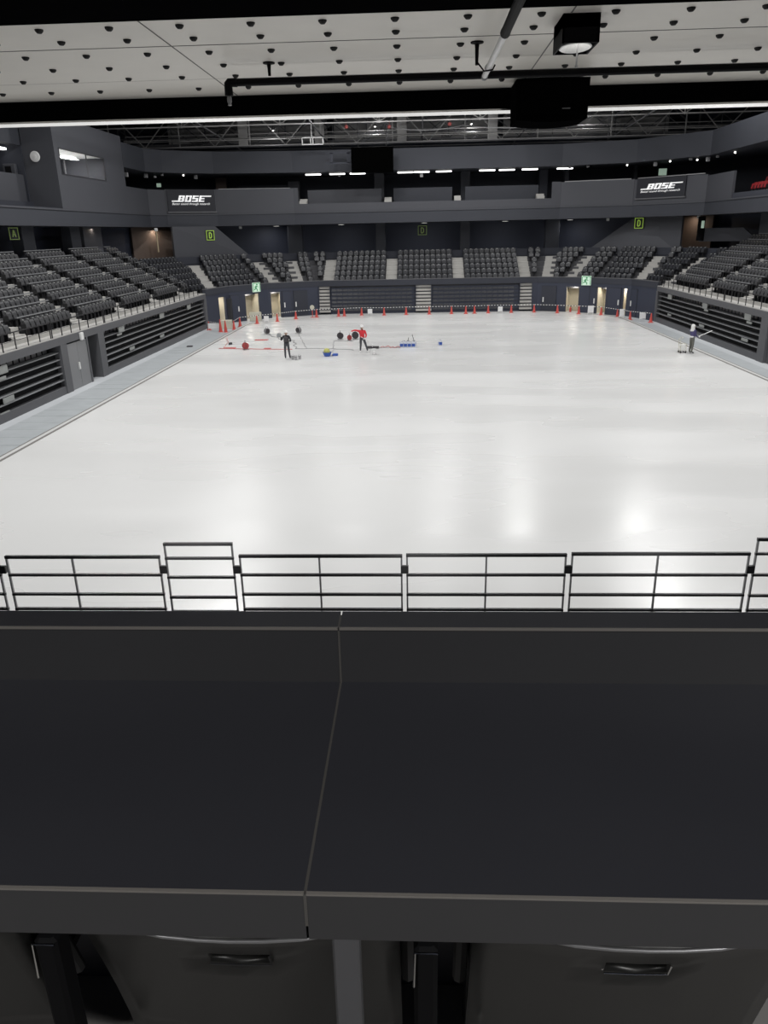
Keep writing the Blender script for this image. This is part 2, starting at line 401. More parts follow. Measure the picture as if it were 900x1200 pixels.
leaf(5, T(5,11.34,72.78), T(5,12.47,72.2), -1, 'closed dark door between pale stairs and cream doorway', plain=True)
leaf(6, .1, .75, 1, 'dark open leaf under the running man sign')
leaf(6, T(6,16.5,69.3), T(6,17.35,68.35), 1, 'dark open leaf between two cream doorways')
leaf(7, T(7,18.03,67.5), T(7,18.3,66.6), -1, 'dark open leaf at the last cream doorway')
# things in the doorways
sg = SEG[1]; q = MB(); q.bbox(-16.55, -16.15, 67.1, 67.5, -.06, 2.0, .04); tag(q.build('locker_column', M['jacketblk']), 'tall black covered rack standing in the first cream doorway', 'rack')
def extinguisher():
    p = SEG[5].p(T(5,13.75,71.55), -.05, 0)
    r = thing('fire_extinguisher', 'red fire extinguisher standing in the cream doorway under far stand', 'fire extinguisher', (p.x,p.y-.1,-.06))
    q = MB(); q.lathe([(.08,0),(.09,.03),(.09,.42),(.05,.5),(.03,.52)], (0,0,0), 12); q.build('cylinder_body', M['cone'], r, world=False, smooth=False)
    q = MB(); q.bbox(-.03,.03,-.07,.05,.52,.6,.01); q.build('valve', M['barb'], r, world=False)
    q = MB(); q.tube([(.03,0,.55),(.12,0,.5),(.13,0,.3),(.12,0,.15)], .014, 6); q.build('hose', M['barb'], r, world=False)
extinguisher()
for (i, x, y, l) in ((3,-11.7,71.7,'left'), (6,16.45,69.4,'r')): pass
# concrete blocks in front of the doors
q = MB(); q.bbox(-16.2, -15.3, 62.9, 63.5, -.06, .62, .03); tag(q.build('plaster_box', M['cart']), 'cream low box behind the pair of tall red cones', 'box')
q = MB(); q.bbox(-14.9, -13.9, 68.3, 68.7, -.06, .72, .03); tag(q.build('plaster_box', M['cart']), 'cream low box in front of the second cream doorway', 'box')

# exit signs
def exit_sign(i, x, y, z, label):
    sg = SEG[i]; t = sg.t(x,y)
    r = thing('exit_sign', label, 'sign', sg.p(t,-.12,z), sg.rz())
    q = MB(); sg.box(q, t-.42, t+.42, -.12, -.04, z-.4, z+.4); q.build('sign_panel', M['exitwhite'], r)
    q = MB(); P = lambda a, b: sg.p(t+a, -.128, z+b)
    def stroke(a, b, w=.05): q.bar(P(*a), P(*b), w, .02, up=sg.n)
    stroke((-.36,-.34),(-.36,.34)); stroke((.36,-.34),(.36,.34)); stroke((-.36,.34),(.36,.34))
    stroke((-.02,.12),(-.1,-.1),.12); stroke((-.1,-.1),(-.28,-.2),.07); stroke((-.08,-.1),(.08,-.2),.07); stroke((.08,-.2),(.04,-.34),.06); stroke((-.02,.1),(.18,.02),.05); stroke((-.04,.1),(-.22,.0),.05)
    sph = [P(.04+.07*math.cos(2*PI*k/10), .22+.07*math.sin(2*PI*k/10)) for k in range(10)]
    q.poly(sph, -sg.n*.02); q.build('running_figure', M['exitgreen'], r)
exit_sign(2, -14.45, 69.8, 2.74, 'green and white running man sign over the second cream doorway')
exit_sign(5, 14.9, 70.95, 2.74, 'green and white running man sign over the cream doorway by fire extinguisher')

# ------------------------------------------------------------------ far bleachers and stairs under the end stand
S4 = SEG[4]
xs = [(-9.25,-8.2),(-.25,1.2),(9.3,10.45)]
for (a, b), l in zip(xs, ('pale slatted stairs at the end nearest the open cream doorways', 'pale slatted stairs in the middle of the folded far bleachers', 'pale slatted stairs at the end nearest the fire extinguisher')):
    r = thing('bleacher_stairs', l, 'stairs', ((a+b)/2, 72.9, -.06), 0, 'pale stairs between the far bleachers')
    for k in range(8):
        z = .16 + .30*k; q = MB(); q.box(a, b, 72.86+.035*k, 73.3+.03*k, z, z+.06); q.box(a, b, 72.9+.035*k, 72.95+.035*k, z+.06, z+.2)
        q.build('step', M['step'], r)
    q = MB(); q.box(a-.02, a+.03, 72.92, 73.6, -.06, 2.48); q.box(b-.03, b+.02, 72.92, 73.6, -.06, 2.48); q.box(a, b, 73.55, 73.6, -.06, 2.48); q.build('stringer', M['navy'], r)
for (a, b), l in zip([(-8.15,-.3),(1.25,9.25)], ('dark folded far bleacher between the first and middle pale stairs', 'dark folded far bleacher between the middle and last pale stairs')):
    r = thing('folded_bleacher', l, 'bleacher', ((a+b)/2, 73, -.06), 0, 'folded bleachers under the far stand')
    q = MB()
    for k in range(7): q.box(a, b, 72.95+.04*k, 73.4, -.06+.35*k, .25+.35*k)
    q.build('riser', M['navy'], r)
    for k in range(7):
        q = MB(); q.box(a, b, 72.88+.04*k, 73.4, .25+.35*k, .29+.35*k); q.build('nosing', M['wall'], r)
    q = MB()
    for k in range(6):
        x = a+.1
        while x < b-.5:
            z = .29+.35*k; q.hexa([(x,72.93+.04*k,z),(x+.44,72.93+.04*k,z),(x+.44,73.1+.04*k,z),(x,73.1+.04*k,z),(x+.02,72.97+.04*k,z+.16),(x+.42,72.97+.04*k,z+.16),(x+.42,73.1+.04*k,z+.16),(x+.02,73.1+.04*k,z+.16)]); x += .5
    o = q.build('folded_seats', M['seat'], r); o['kind'] = 'stuff'
q = MB(); q.box(-9.3, 10.9, 73.7, 73.8, -.06, 2.5); struct('wall_far', q, M['navy'])
q = MB(); q.box(10.45, 10.9, 72.98, 73.15, -.06, 2.5); struct('wall_far', q, M['navy'])

# ------------------------------------------------------------------ aisle stairs and seats
STANDS = {0:'stand above grey steel doors', 8:'stand behind purple-jacketed worker'}
aisles = {0:[(21.1,),(27.6,),(34.1,),(40.6,),(47.1,),(53.6,)], 1:[], 2:[], 3:[], 4:[(.8,),(6.75,),(13.1,),(19.3,)], 5:[], 6:[], 7:[], 8:[(7.5,),(14.2,),(20.8,)]}
DIAG = [((-17.28,66.6),(-20.6,71.4),'at the corner above the first cream doorway'), ((-12.5,72.05),(-15.7,76.15),'in the far corner above the third cream doorway'), ((-10.9,72.9),(-12.5,77.8),'in the far corner above the closed door by first bleacher stairs'),
        ((11.7,73.25),(12.95,78.35),'in the far corner above the closed door by last bleacher stairs'), ((13.25,72.5),(16.4,76.6),'in the far corner above the cream doorway with extinguisher'), ((18.3,68.15),(21.7,72.0),'in the far corner above the last cream doorway'), ((19.4,64.65),(24.1,66.9),'where the far corner meets the stand behind purple-jacketed worker')]
def rows_of(i): return 8 if i in (0,8) else 6
AL = {0:['','nearest','second','third','fourth','fifth'], 8:['farthest','middle','nearest']}
AX = {(4,0):'of the far stand above the first pale bleacher stairs', (4,1):'of the far stand just left of its centre', (4,2):'of the far stand just right of its centre', (4,3):'of the far stand above the last pale bleacher stairs'}
for i, al in aisles.items():
    sg = SEG[i]
    for j, (t,) in enumerate(al):
        if i == 0 and j == 0: continue
        l = ('pale aisle steps, %s in the %s' % (AL[i][j], STANDS[i])) if i in AL else 'pale aisle steps %s' % AX[(i,j)]
        q = MB(); w = .68 if i in (0,8) else .52
        for k in range(rows_of(i)):
            z, o = row_z(k, i in (0,8)), row_o(k)
            sg.box(q, t-w, t+w, o-.015, o+DEP-.02, z-RISE/2, z+(.12 if i in (0,8) else .03))
            if k: sg.box(q, t-w, t+w, o-.3, o-.015, z-RISE, z-RISE/2)
        tag(q.build('aisle_stairs', M['step']), l, 'stairs', 'pale aisle stairs of the stands')

for (p, q_, l) in DIAG:
    sg = Seg((p[0],p[1]), (q_[0],q_[1])); Lr = sg.L/5.1; q = MB()
    for k in range(6):
        z = row_z(k); t0 = .3+k*DEP*Lr
        sg.box(q, t0-.02, min(t0+DEP*Lr, sg.L-.4), -.52, .52, max(z-RISE/2, 2.4), z+.03)
        if k: sg.box(q, t0-.3, t0-.02, -.52, .52, z-RISE, z-RISE/2)
    tag(q.build('aisle_stairs', M['step']), 'pale slanting aisle steps '+l, 'stairs', 'pale aisle stairs of the stands')
def near_diag(p):
    for (a, b, l) in DIAG:
        a, b = Vector((*a,0)), Vector((*b,0)); u = (b-a).normalized(); v = Vector((p.x,p.y,0))-a; t = v.dot(u)
        if -.8 < t < (b-a).length+.8 and (v-u*t).length < .78: return True
    return False
def seat_mbs():
    # seat faces local -y, origin on the tread
    back = MB(); rings = []
    for (z, y, w) in ((.36,.17,.20),(.45,.19,.215),(.65,.225,.225),(.80,.255,.215),(.86,.27,.17)):
        f = [(-w,y-.035,z),(-w*.5,y-.008,z),(0,y,z),(w*.5,y-.008,z),(w,y-.035,z)]
        b = [(x,yy+.045,z) for x,yy,_ in reversed(f)]
        rings.append(f+b)
    back.loft(rings)
    pan = MB(); rings = []
    for (z, y, th, w) in ((.40,.02,.06,.205),(.46,.0,.10,.215),(.70,.055,.09,.215),(.78,.09,.05,.19)):
        rings.append([(-w,y,z),(w,y,z),(w,y+th,z),(-w,y+th,z)])
    pan.loft(rings)
    plate_or_glint = MB(); plate_or_glint.hexa([(-.05,.205,.775),(.05,.205,.775),(.05,.245,.775),(-.05,.245,.775),(-.05,.215,.83),(.05,.215,.83),(.05,.26,.83),(-.05,.26,.83)])  # pale patch on the backrest top imitates a glint of light
    leg = MB(); leg.bbox(-.035,.035,.05,.2,0,.42,.008); leg.bbox(-.10,.10,.02,.24,0,.03,.006); leg.box(-.24,-.205,.0,.26,.36,.62); leg.box(.205,.24,.0,.26,.36,.62)
    return back, pan, leg, plate_or_glint
R_CAM = [(0.9989191945,0.0421029307,-0.0196922875),(-0.0038457471,-0.3473491779,-0.9377279770),(-0.0463211959,0.9367902070,-0.3468118437)]
def project(p):
    d = Vector((p[0],p[1],p[2]-H)); c = [Vector(r).dot(d) for r in R_CAM]
    return 450+890*c[0]/c[2], 600+890*c[1]/c[2], c[2]
seats = []
for i in range(9):
    sg = SEG[i]
    for k in range(rows_of(i)):
        o = row_o(k)+.42; z = row_z(k, i in (0,8))
        P_ = off(F, row_o(k)+.3 if i in (0,8) else row_o(k)+.3); ta, tb = sg.t(*P_[i])+.22, sg.t(*P_[i+1])-.22
        if i == 0: ta = max(ta, 9.)
        if i == 8: tb = min(tb, 33.)
        edges = sorted([t for (t,) in aisles[i]]); bounds = [ta] + [e for t in edges for e in (t-(.72 if i in (0,8) else .55), t+(.72 if i in (0,8) else .55))] + [tb]
        for b in range(0, len(bounds), 2):
            u0, u1 = bounds[b], bounds[b+1]; n = int((u1-u0)/.5)
            if n < 1: continue
            st = (u1-u0)/n
            for c in range(n):
                t = u0+st*(c+.5); p = sg.p(t, o, z); px, py, zc = project(p+Vector((0,0,.6)))
                if -25 < px < 925 and 100 < py < 560 and not near_diag(p): seats.append((zc, i, k, b//2, c, n, p))
seats.sort(key=lambda q: q[0])
back, pan, leg, plate_or_glint = seat_mbs()
proto = thing('stadium_seat', 'x', 'seat')
back.build('backrest', M['seat_side'], proto, world=False); pan.build('seat_pan', M['seat_side'], proto, world=False); leg.build('bracket', M['seat_leg'], proto, world=False); plate_or_glint.build('number_plate_or_glint', M['plate_or_glint'], proto, world=False)
first = True
NAMED = 298
for (zc, i, k, b, c, n, p) in seats[:NAMED]:
    o = proto if first else copy_tree(proto); first = False
    o.location = p; o.rotation_euler = (0,0,SEG[i].rz())
    if i == 0: pos = '%s past the %s aisle' % (nth(c+1), nth(b-1)) if b > 1 else '%s before the first aisle' % nth(n-c + (0 if b else 12))
    elif i == 8: pos = '%s past the %s aisle' % (nth(n-c), nth(3-b)) if b < 3 else '%s before the first aisle' % nth(c+1)
    else: pos = '%s in block %d' % (nth(c+1), b)
    o['label'] = 'black tip-up seat, %s, %s row, %s' % (pos, nth(k+1), STANDS.get(i, 'far stand corner'))
    o['group'] = 'seats in row %d of the %s' % (k+1, STANDS.get(i, 'far stand'))
far = MB()
for (zc, i, k, b, c, n, p) in seats[NAMED:]:
    Mx = Matrix.Translation(p) @ Matrix.Rotation(SEG[i].rz(), 4, 'Z')
    sm_ = 2 if i in (0,8) else 0
    for part, mi in ((back,sm_),(pan,sm_),(leg,1),(plate_or_glint,3)):
        nn = len(far.v); far.v += [tuple(Mx @ Vector(v)) for v in part.v]; far.f += [tuple(q+nn for q in f) for f in part.f]; far.mi += [mi]*len(part.f)
o = far.build('stadium_seats', [M['seat'], M['seat_leg'], M['seat_side'], M['plate_or_glint']])
tag(o, 'remaining black tip-up seats filling the far rows of all stands', 'seats', None, 'stuff')

for i, nm in ((0,'above grey steel doors'),(8,'behind purple-jacketed worker')):
    sg = SEG[i]
    for k in range(8):
        z, o = row_z(k, True), row_o(k)+.78
        tA, tB = (14., sg.L-.3) if i == 0 else (.3, 30.)
        ed = [tA] + [e for (t,) in aisles[i] if tA < t < tB for e in (t-.66, t+.66)] + [tB]
        r = thing('row_rail', 'low grey rail behind the %s seat row, stand %s' % (nth(k+1), nm), 'rail', sg.p((tA+tB)/2, o, z), sg.rz(), 'rails behind the seat rows')
        for j in range(0, len(ed), 2):
            if ed[j+1]-ed[j] < .8: continue
            q = MB(); q.bar(sg.p(ed[j], o, z+.93), sg.p(ed[j+1], o, z+.93), .08, .05); q.build('rail', M['nosing'], r)
            n = max(1, int((ed[j+1]-ed[j])/2.2))
            q = MB()
            for c in range(n+1):
                t = ed[j]+.05+(ed[j+1]-ed[j]-.1)*c/n; q.bar(sg.p(t, o, z), sg.p(t, o, z+.91), .03, .03)
            q.build('rail_posts', M['seat_leg'], r)

# ------------------------------------------------------------------ lower concourse
m_ = MB(); ring(m_, F, 7.3, 12, 5.6, 5.86, 0, 1); ring(m_, F, 7.3, 12, 5.6, 5.86, 8, 9); ring(m_, F, 5.7, 13, 4.75, 5.02, 1, 8); struct('floor_concourse', m_, M['wall2'])
m_ = MB(); ring(m_, F, 9.5, 9.8, 4.8, 9.0); struct('wall_concourse', m_, M['navy'])
# front parapet behind the last rows (dark)
m_ = MB(); ring(m_, F, 5.75, 5.9, 4.6, 5.35, 1, 8); struct('wall_row_back', m_, M['wall2'])
def col(name, x0, x1, y0, y1, z0, z1, m):
    q = MB(); q.bbox(x0, x1, y0, y1, z0, z1, .03); return struct(name, q, m)
for x0, x1 in ((-12.85,-11.45),(-4.15,-3.22),(4.12,5.04),(12.4,13.7)):
    col('column', x0, x1, 79.2, 80.2, 5.0, 7.95, M['wall'])
for y0, y1 in ((49.6,51.2),(56.7,58.3)): col('column', -25.5, -24.75, y0, y1, 5.8, 7.95, M['wall'])
col('wall_panel', -25.1, -24.75, 58.9, 62.3, 5.8, 7.95, M['parapet'])
col('wall_panel', 26.35, 26.75, 56.0, 63.9, 5.8, 7.95, M['parapet'])
# slanted walls carrying the D signs (corner vomitories)
def prism_wall(name, pts, n, th, m):
    q = MB(); q.poly(pts, Vector((n[0],n[1],0))*th); return struct(name, q, m)
prism_wall('wall_slanted', [(-21.75,70.9,4.9),(-21.75,70.9,7.93),(-18.77,74.31,7.93),(-16.0,77.0,5.0),(-16.0,77.0,4.7)], nrm((-21.75,70.9),(-18.77,74.31)), .25, M['parapet'])
prism_wall('wall_slanted', [(22.85,71.4,4.9),(22.85,71.4,7.93),(19.7,75.08,7.93),(16.4,77.4,5.3),(16.4,77.4,4.7)], nrm((19.7,75.08),(22.85,71.4)), .25, M['parapet'])
# brown lobby walls beside them
q = MB(); q.poly([(-25.2,70.2,5),(-25.2,70.2,8),(-22.4,74.6,8),(-22.4,74.6,5)], (-.2,.15,0)); struct('wall_lobby', q, M['brown'])
q = MB(); q.poly([(23.3,75.0,5),(23.3,75.0,8.2),(25.6,71.8,8.2),(25.6,71.8,5)], (.2,.15,0)); struct('wall_lobby', q, M['brown'])
q = MB(); q.poly([(24.4,71.4,5.8),(24.4,71.4,6.9),(26.2,66.5,6.9),(26.8,64.8,5.9)], (.12,.05,0)); struct('wall_ramp', q, M['parapet'])
q = MB(); q.tube([(-22.95,70.1,5.86),(-22.95,70.1,7.6)], .07, 8); tag(q.build('pole', M['gold']), 'pale gilt pole by the brown lobby on the side of grey doors', 'pole')
q = MB(); q.bbox(24.25,24.45,70.5,70.72,6.9,7.5,.03); tag(q.build('lit_notice', M['exitwhite']), 'small lit notice in the brown lobby beyond purple-jacketed worker', 'notice')
q = MB(); q.bbox(24.0,24.6,70.75,70.85,5.9,7.85,.01); tag(q.build('door_2', M['black'], None), None, None, None, 'structure')

# ------------------------------------------------------------------ balcony ring
m_ = MB(); ring(m_, B, 0, 6.5, 7.93, 8.95); struct('wall_balcony_band', m_, M['wall'])
m_ = MB(); ring(m_, B, -.06, .1, 8.9, 9.0); struct('trim_6', m_, M['parapet'])
m_ = MB(); ring(m_, [(-23.4,65.35)] + B[1:], 6.3, 6.6, 8.9, 12.6); struct('wall_upper', m_, M['wall2'])
BU = [(-23.4,65.35)] + B[1:]
m_ = MB(); ring(m_, BU, 0, 6.6, 12.4, 14.2); struct('wall_upper_fascia', m_, M['wall'])
def para(seg, t0, t1, z0, z1, d0=.03, d1=.22, m=None):
    q = MB(); seg.box(q, t0, t1, d0, d1, z0, z1); return struct('wall_parapet', q, m or M['parapet'])
tb = lambda i, x, y: SGB[i].t(x, y)
para(SGB[0], 65.3-8, SGB[0].L, 8.95, 10.98); para(SGB[1], 0, SGB[1].L, 8.95, 11.0); para(SGB[2], 0, SGB[2].L, 8.95, 11.05); para(SGB[3], 0, SGB[3].L, 8.95, 11.08)
para(SGB[4], 0, .4, 8.95, 11.1)
para(SGB[4], 23.7, 24.5, 8.95, 11.1); para(SGB[5], 0, SGB[5].L, 8.95, 11.05); para(SGB[6], 0, SGB[6].L, 8.95, 11.0); para(SGB[7], 0, 5.4, 8.95, 10.9)
para(SGB[4], .4, 23.7, 8.95, 9.72)
for i in (3,5,6):
    q = MB(); SGB[i].box(q, .3, SGB[i].L-.3, .05, .12, 11.05, 11.12); struct('trim_7', q, M['steel'])
# boxes: recessed parapet panels in the middle of the far side
for (x0, x1, m) in ((-10.4,-3.42,'parapet'),(-2.3,3.2,'wall'),(4.4,11.2,'wall')):
    q = MB(); q.bbox(x0, x1, 77.2, 77.4, 9.6, 10.95, .02); struct('wall_box_front', q, M[m])
q = MB(); q.box(-11, 12, 75.9, 82, 9.55, 9.72); struct('floor_boxes', q, M['wall2'])
for (x0, x1, y, z1, m) in ((-12.6,-11.5,79.6,11.9,'parapet'),(-4.2,-3.25,79.4,12.4,'parapet'),(4.1,5.0,79.4,12.4,'wall'),(11.6,12.4,79.6,12.4,'wall2'),(13.9,14.25,79,12.4,'wall'),(19.85,20.2,77.2,12.4,'wall')):
    col('column', x0, x1, y, y+.9, 9.0, z1, M[m])
q = MB(); q.box(-17.6, -11.9, 79.9, 80.1, 9, 11.6); struct('wall_back_panel', q, M['wall'])
for (x0, x1, l) in ((-11.05,-10.35,'nearest the display of sponsor by the grey doors side'),(-3.1,-2.45,'just under the black screen'),(3.35,3.95,'just right of the black screen'),(10.9,11.6,'farthest right among the upper boxes')):
    q = MB(); q.box(x0, x1, 75.95, 76.35, 9.7, 9.95); q.box(x0, x1, 76.35, 76.75, 9.7, 10.15); tag(q.build('box_steps', M['step']), 'small pale steps between upper boxes, '+l.replace('nearest the display of sponsor by the grey doors side','leftmost of the four'), 'steps')
q = MB(); q.bbox(-19.4,-18.35,78.5,78.62,9,12.3,.02); tag(q.build('door_3', M['brown']), None, None, None, 'structure')

# left: control room box with its window, gallery beside it
X0, XB = -23.4, -26.6
wy0, wy1, wz0, wz1 = 53.65, 61.25, 11.12, 12.72
q = MB(); q.box(XB, X0, 53, 65.3, 8.95, wz0); q.box(XB, X0, 53, 65.3, wz1, 14.6); q.box(XB, X0, 53, wy0, wz0, wz1); q.box(XB, X0, wy1, 65.3, wz0, wz1); q.box(XB-.2, XB, 53, 65.3, 8.95, 14.6)
struct('wall_control_room', q, M['parapet'])
w = thing('window_1', None, None, (X0, (wy0+wy1)/2, wz0)); w['kind'] = 'structure'; w['label'] = 'long control room window'
q = MB(); q.box(X0-.06, X0+.03, wy0, wy1, wz0, wz0+.06); q.box(X0-.06, X0+.03, wy0, wy1, wz1-.06, wz1); q.box(X0-.06, X0+.03, wy0, wy0+.06, wz0, wz1); q.box(X0-.06, X0+.03, wy1-.06, wy1, wz0, wz1); q.box(X0-.05,X0+.02, 58.0,58.06, wz0, wz1)
q.build('window_frame', M['barb'], w)
q = MB(); q.box(X0-.03, X0-.02, wy0+.05, wy1-.05, wz0+.05, wz1-.05); q.build('pane', M['glass'], w)
q = MB(); q.box(XB+.02, X0-.1, wy0, wy1, wz1-.03, wz1-.01); struct('ceiling_control_room', q, M['white'])
q = MB(); q.box(XB+.02, X0-.1, wy0, wy1, wz0-.01, wz0+.01); struct('floor_control_room', q, M['kerb_white'])
for k in range(7):
    y = 54.3+1.1*k; q = MB(); q.box(XB+.3, XB+.36, y, y+.10, wz0, wz1-.1); struct('trim_8', q, M['post'])
q = MB(); q.bbox(-25.3,-25.0,55.4,57.0,wz1-.12,wz1-.05,.01); tag(q.build('ceiling_light', M['tube_light']), 'slim strip light inside the control room window', 'light')
q = MB(); q.bbox(-25.3,-25.0,58.6,60.2,wz1-.12,wz1-.05,.01); tag(q.build('ceiling_light', M['tube_light']), 'second slim strip light deeper inside the control room window', 'light')
q = MB(); q.bbox(-25.2,-24.4,54.0,54.9,wz0+.012,wz0+.35,.03); tag(q.build('control_desk', M['post']), 'pale desk equipment behind the control room window', 'equipment')
# gallery
q = MB(); q.box(-26, -25.5, 20, 53, 12.82, 14.6); struct('wall_gallery_fascia', q, M['wall'])
q = MB(); q.box(-25.7, -25.5, 20, 52.6, 9.4, 11.08); struct('wall_gallery_front', q, M['parapet'])
q = MB(); q.box(-25.5, -23.5, 20, 53, 8.95, 9.05); q.box(-25.6,-25.3,20,53,9.2,9.45); struct('trim_9', q, M['wall2'])
q = MB(); q.box(-30.2, -30, 20, 53, 8.9, 14); q.box(-30,-25.5,52.9,53.05,8.9,14.6); struct('wall_gallery', q, M['wall2'])
q = MB(); q.bbox(-26.6,-26.3,50.2,52.6,12.55,12.68,.02); tag(q.build('strip_light', M['tube_light']), 'bright strip light under the gallery beside the control room', 'light')
q = MB(); q.lathe([(.02,0),(.30,0),(.33,.04),(.30,.09),(.12,.11),(.11,.14),(.02,.15)], n=18, M=Matrix.Rotation(PI/2,4,'X')); q.v = [(v[0]-24.65, v[1]+52.9, v[2]+12.15) for v in q.v]
tag(q.build('wall_disc', M['white']), 'round white disc on the dark side wall of control room', 'wall speaker')
r = thing('wall_niche', 'small framed dark wall box below the round white disc', 'wall box', (-26.3,52.85,10.9))
q = MB(); q.bbox(-26.75,-25.95,52.55,52.88,10.9,11.75,.03); q.build('box_frame', M['parapet'], r)
q = MB(); q.box(-26.6,-26.2,52.53,52.56,11.1,11.6); q.build('opening', M['black'], r)
# right: dark gallery with red seats
q = MB(); q.box(23.45, 23.65, 20, 62.4, 8.95, 9.35); struct('wall_gallery_front', q, M['wall2'])
q = MB(); q.box(29.8, 30, 20, 70, 8.9, 14); struct('wall_gallery', q, M['navy'])
q = MB(); q.box(24.4,29.8,40,64,8.95,9.2); q.box(25.4,29.8,40,64,9.2,9.65); struct('floor_gallery', q, M['wall2'])
bmb, pmb, lmb, _ = seat_mbs(); rproto = thing('red_seat', 'x', 'seat'); bmb.build('backrest', M['redseat'], rproto, world=False); pmb.build('seat_pan', M['redseat'], rproto, world=False); lmb.build('bracket', M['seat_leg'], rproto, world=False)
fr = True
for row, (x, z) in enumerate(((24.75,9.2),(25.6,9.65))):
    for c in range(5):
        o = rproto if fr else copy_tree(rproto); fr = False
        o.location = (x, 62.3-.55*c-.3*row, z); o.rotation_euler = (0,0,-PI/2)
        o['label'] = 'red seat in the upper gallery, %s row, %s from the pale parapet' % (nth(row+1), nth(c+1)); o['group'] = 'red seats in the upper gallery'

# letter signs
def letter_sign(c, u, n, letter, label, s=.42, m=None):
    c, u, n = Vector(c), Vector((u[0],u[1],0)).normalized(), Vector((n[0],n[1],0)).normalized(); z = Vector((0,0,1)); m = m or M['green']
    r = thing('letter_sign', label, 'sign', c - z*s)
    fr = MB()
    def bar(q, a, b, w): q.bar(c+u*a[0]+z*a[1]-n*.05, c+u*b[0]+z*b[1]-n*.05, w, .04, up=n)
    w = s*.13
    for a, b in (((-s,s),(s,s)),((-s,-s),(s,-s)),((-s,-s-w/2),(-s,s+w/2)),((s,-s-w/2),(s,s+w/2))): bar(fr, a, b, w)
    fr.build('sign_frame', m, r)
    q = MB(); bk = [c+u*a+z*b-n*.01 for a, b in ((-s,-s),(s,-s),(s,s),(-s,s))]; q.poly(bk, -n*.02); q.build('sign_panel', M['signblack'], r)
    q = MB(); e = s*.58; w = s*.2
    if letter == 'D':
        pts = [(-.5*e,-e),(.05*e,-e),(.5*e,-.6*e),(.5*e,.6*e),(.05*e,e),(-.5*e,e),(-.5*e,-e)]
    else:
        pts = [(-.6*e,-e),(-.1*e,e),(.1*e,e),(.6*e,-e)]
    for a, b in zip(pts, pts[1:]): bar(q, a, b, w)
    if letter == 'A': bar(q, (-.35*e,-.35*e), (.35*e,-.35*e), w*.8)
    q.build('letter', m, r)
n1 = nrm((-21.75,70.9),(-18.77,74.31)); letter_sign((-19.22-n1[0]*.12,73.72-n1[1]*.12,7.15), (2.98,3.41), n1, 'D', 'green framed letter D sign on slanted wall above pale corner stairs by grey doors', .40)
n2 = nrm((19.7,75.08),(22.85,71.4)); letter_sign((20.1-n2[0]*.14,74.55-n2[1]*.14,7.42), (3.15,-3.68), n2, 'D', 'green framed letter D sign on slanted wall below the far angled logo board', .42)
letter_sign((.43,82.4,7.2), (1,0), (0,1), 'D', 'dim green framed letter D sign in the middle of the far concourse', .42, M['green_dim'])
letter_sign((-24.6,48.2,7.5), (.35,.94), (-.94,.35), 'A', 'green framed letter A sign at the near end of concourse', .33, M['green_dim'])

# ------------------------------------------------------------------ sponsor boards
def board(seg, t0, t1, z0, z1, c0, label):
    # c0: text box (t0, t1, z of BOSE base, height)
    r = thing('logo_board', label, 'sign', seg.p((t0+t1)/2, 0, z0), seg.rz(), 'black logo boards')
    q = MB(); seg.box(q, t0, t1, -.10, .0, z0, z1); q.build('board_panel', M['signblack'], r)
    q = MB(); seg.box(q, t0-.08, t1+.08, -.12, .0, z0-.1, z0); q.build('board_edge', M['fascia'], r)
    ta, tb_, zb, h = c0; W = tb_-ta; SH = .36
    # letters in units: height 1; widths scaled so that the mark spans W
    letters = []
    def rect(x0, y0, x1, y1): letters.append([(x0,y0),(x1,y0),(x1,y1),(x0,y1)])
    L, G = 1.05, .17
    x = 1.05
    rect(x-1.05,0,x,.2)                                   # long foot of the B
    rect(x,0,x+.36,1); rect(x,.0,x+L-.06,.2); rect(x,.42,x+L-.1,.58); rect(x,.8,x+L-.06,1); rect(x+L-.4,.1,x+L,.46); rect(x+L-.4,.54,x+L,.92)
    x += L+G; rect(x,0,x+.36,1); rect(x+L-.36,0,x+L,1); rect(x,0,x+L,.2); rect(x,.8,x+L,1)
    x += L+G; rect(x,.8,x+L,1); rect(x,.42,x+L,.6); rect(x,0,x+L,.2); rect(x,.45,x+.36,1); rect(x+L-.36,0,x+L,.55)
    x += L+G; rect(x,0,x+.36,1); rect(x,.42,x+L-.1,.6); rect(x,0,x+L-.05,.2); rect(x,.8,x+L+1.0,1)
    tot = x+L+1.0+SH; sc_ = W/tot
    q = MB()
    for pl in letters:
        q.poly([seg.p(ta+(a+SH*b)*sc_, -.11, zb+b*h) for a, b in pl], -seg.n*.03)
    q.build('logo_lettering', M['signwhite'], r)
    cu = bpy.data.curves.new('tagline', 'FONT'); cu.body = 'Better sound through research'; cu.shear = .3; cu.extrude = .01; cu.size = 1.
    ob = bpy.data.objects.new('tagline', cu); COL.objects.link(ob)
    dg = bpy.context.evaluated_depsgraph_get(); me = bpy.data.meshes.new_from_object(ob.evaluated_get(dg)); bpy.data.objects.remove(ob)
    xs_ = [v.co.x for v in me.vertices]; wx = max(xs_)-min(xs_); s = W*.94/wx
    q = MB(); q.add([seg.p(ta+.02+(v.co.x-min(xs_))*s + v.co.y*0, -.12-v.co.z*.5, zb-.40*h-.05+v.co.y*h*.52) for v in me.vertices], [tuple(p.vertices) for p in me.polygons])
    q.build('tagline_lettering', M['signwhite'], r)
sg = SGB[2]; board(sg, .15, sg.L-.12, 9.2, 11.02, (.5, sg.L-.45, 10.02, .52), 'black board with bold white logo by the grey doors side')
sg = SGB[6]; board(sg, sg.t(19.15,73.15), sg.t(22.15,69.4), 9.45, 10.98, (sg.t(19.4,72.8), sg.t(22.0,69.6), 10.12, .45), 'black board with bold white logo above the far stand corner near red seats')

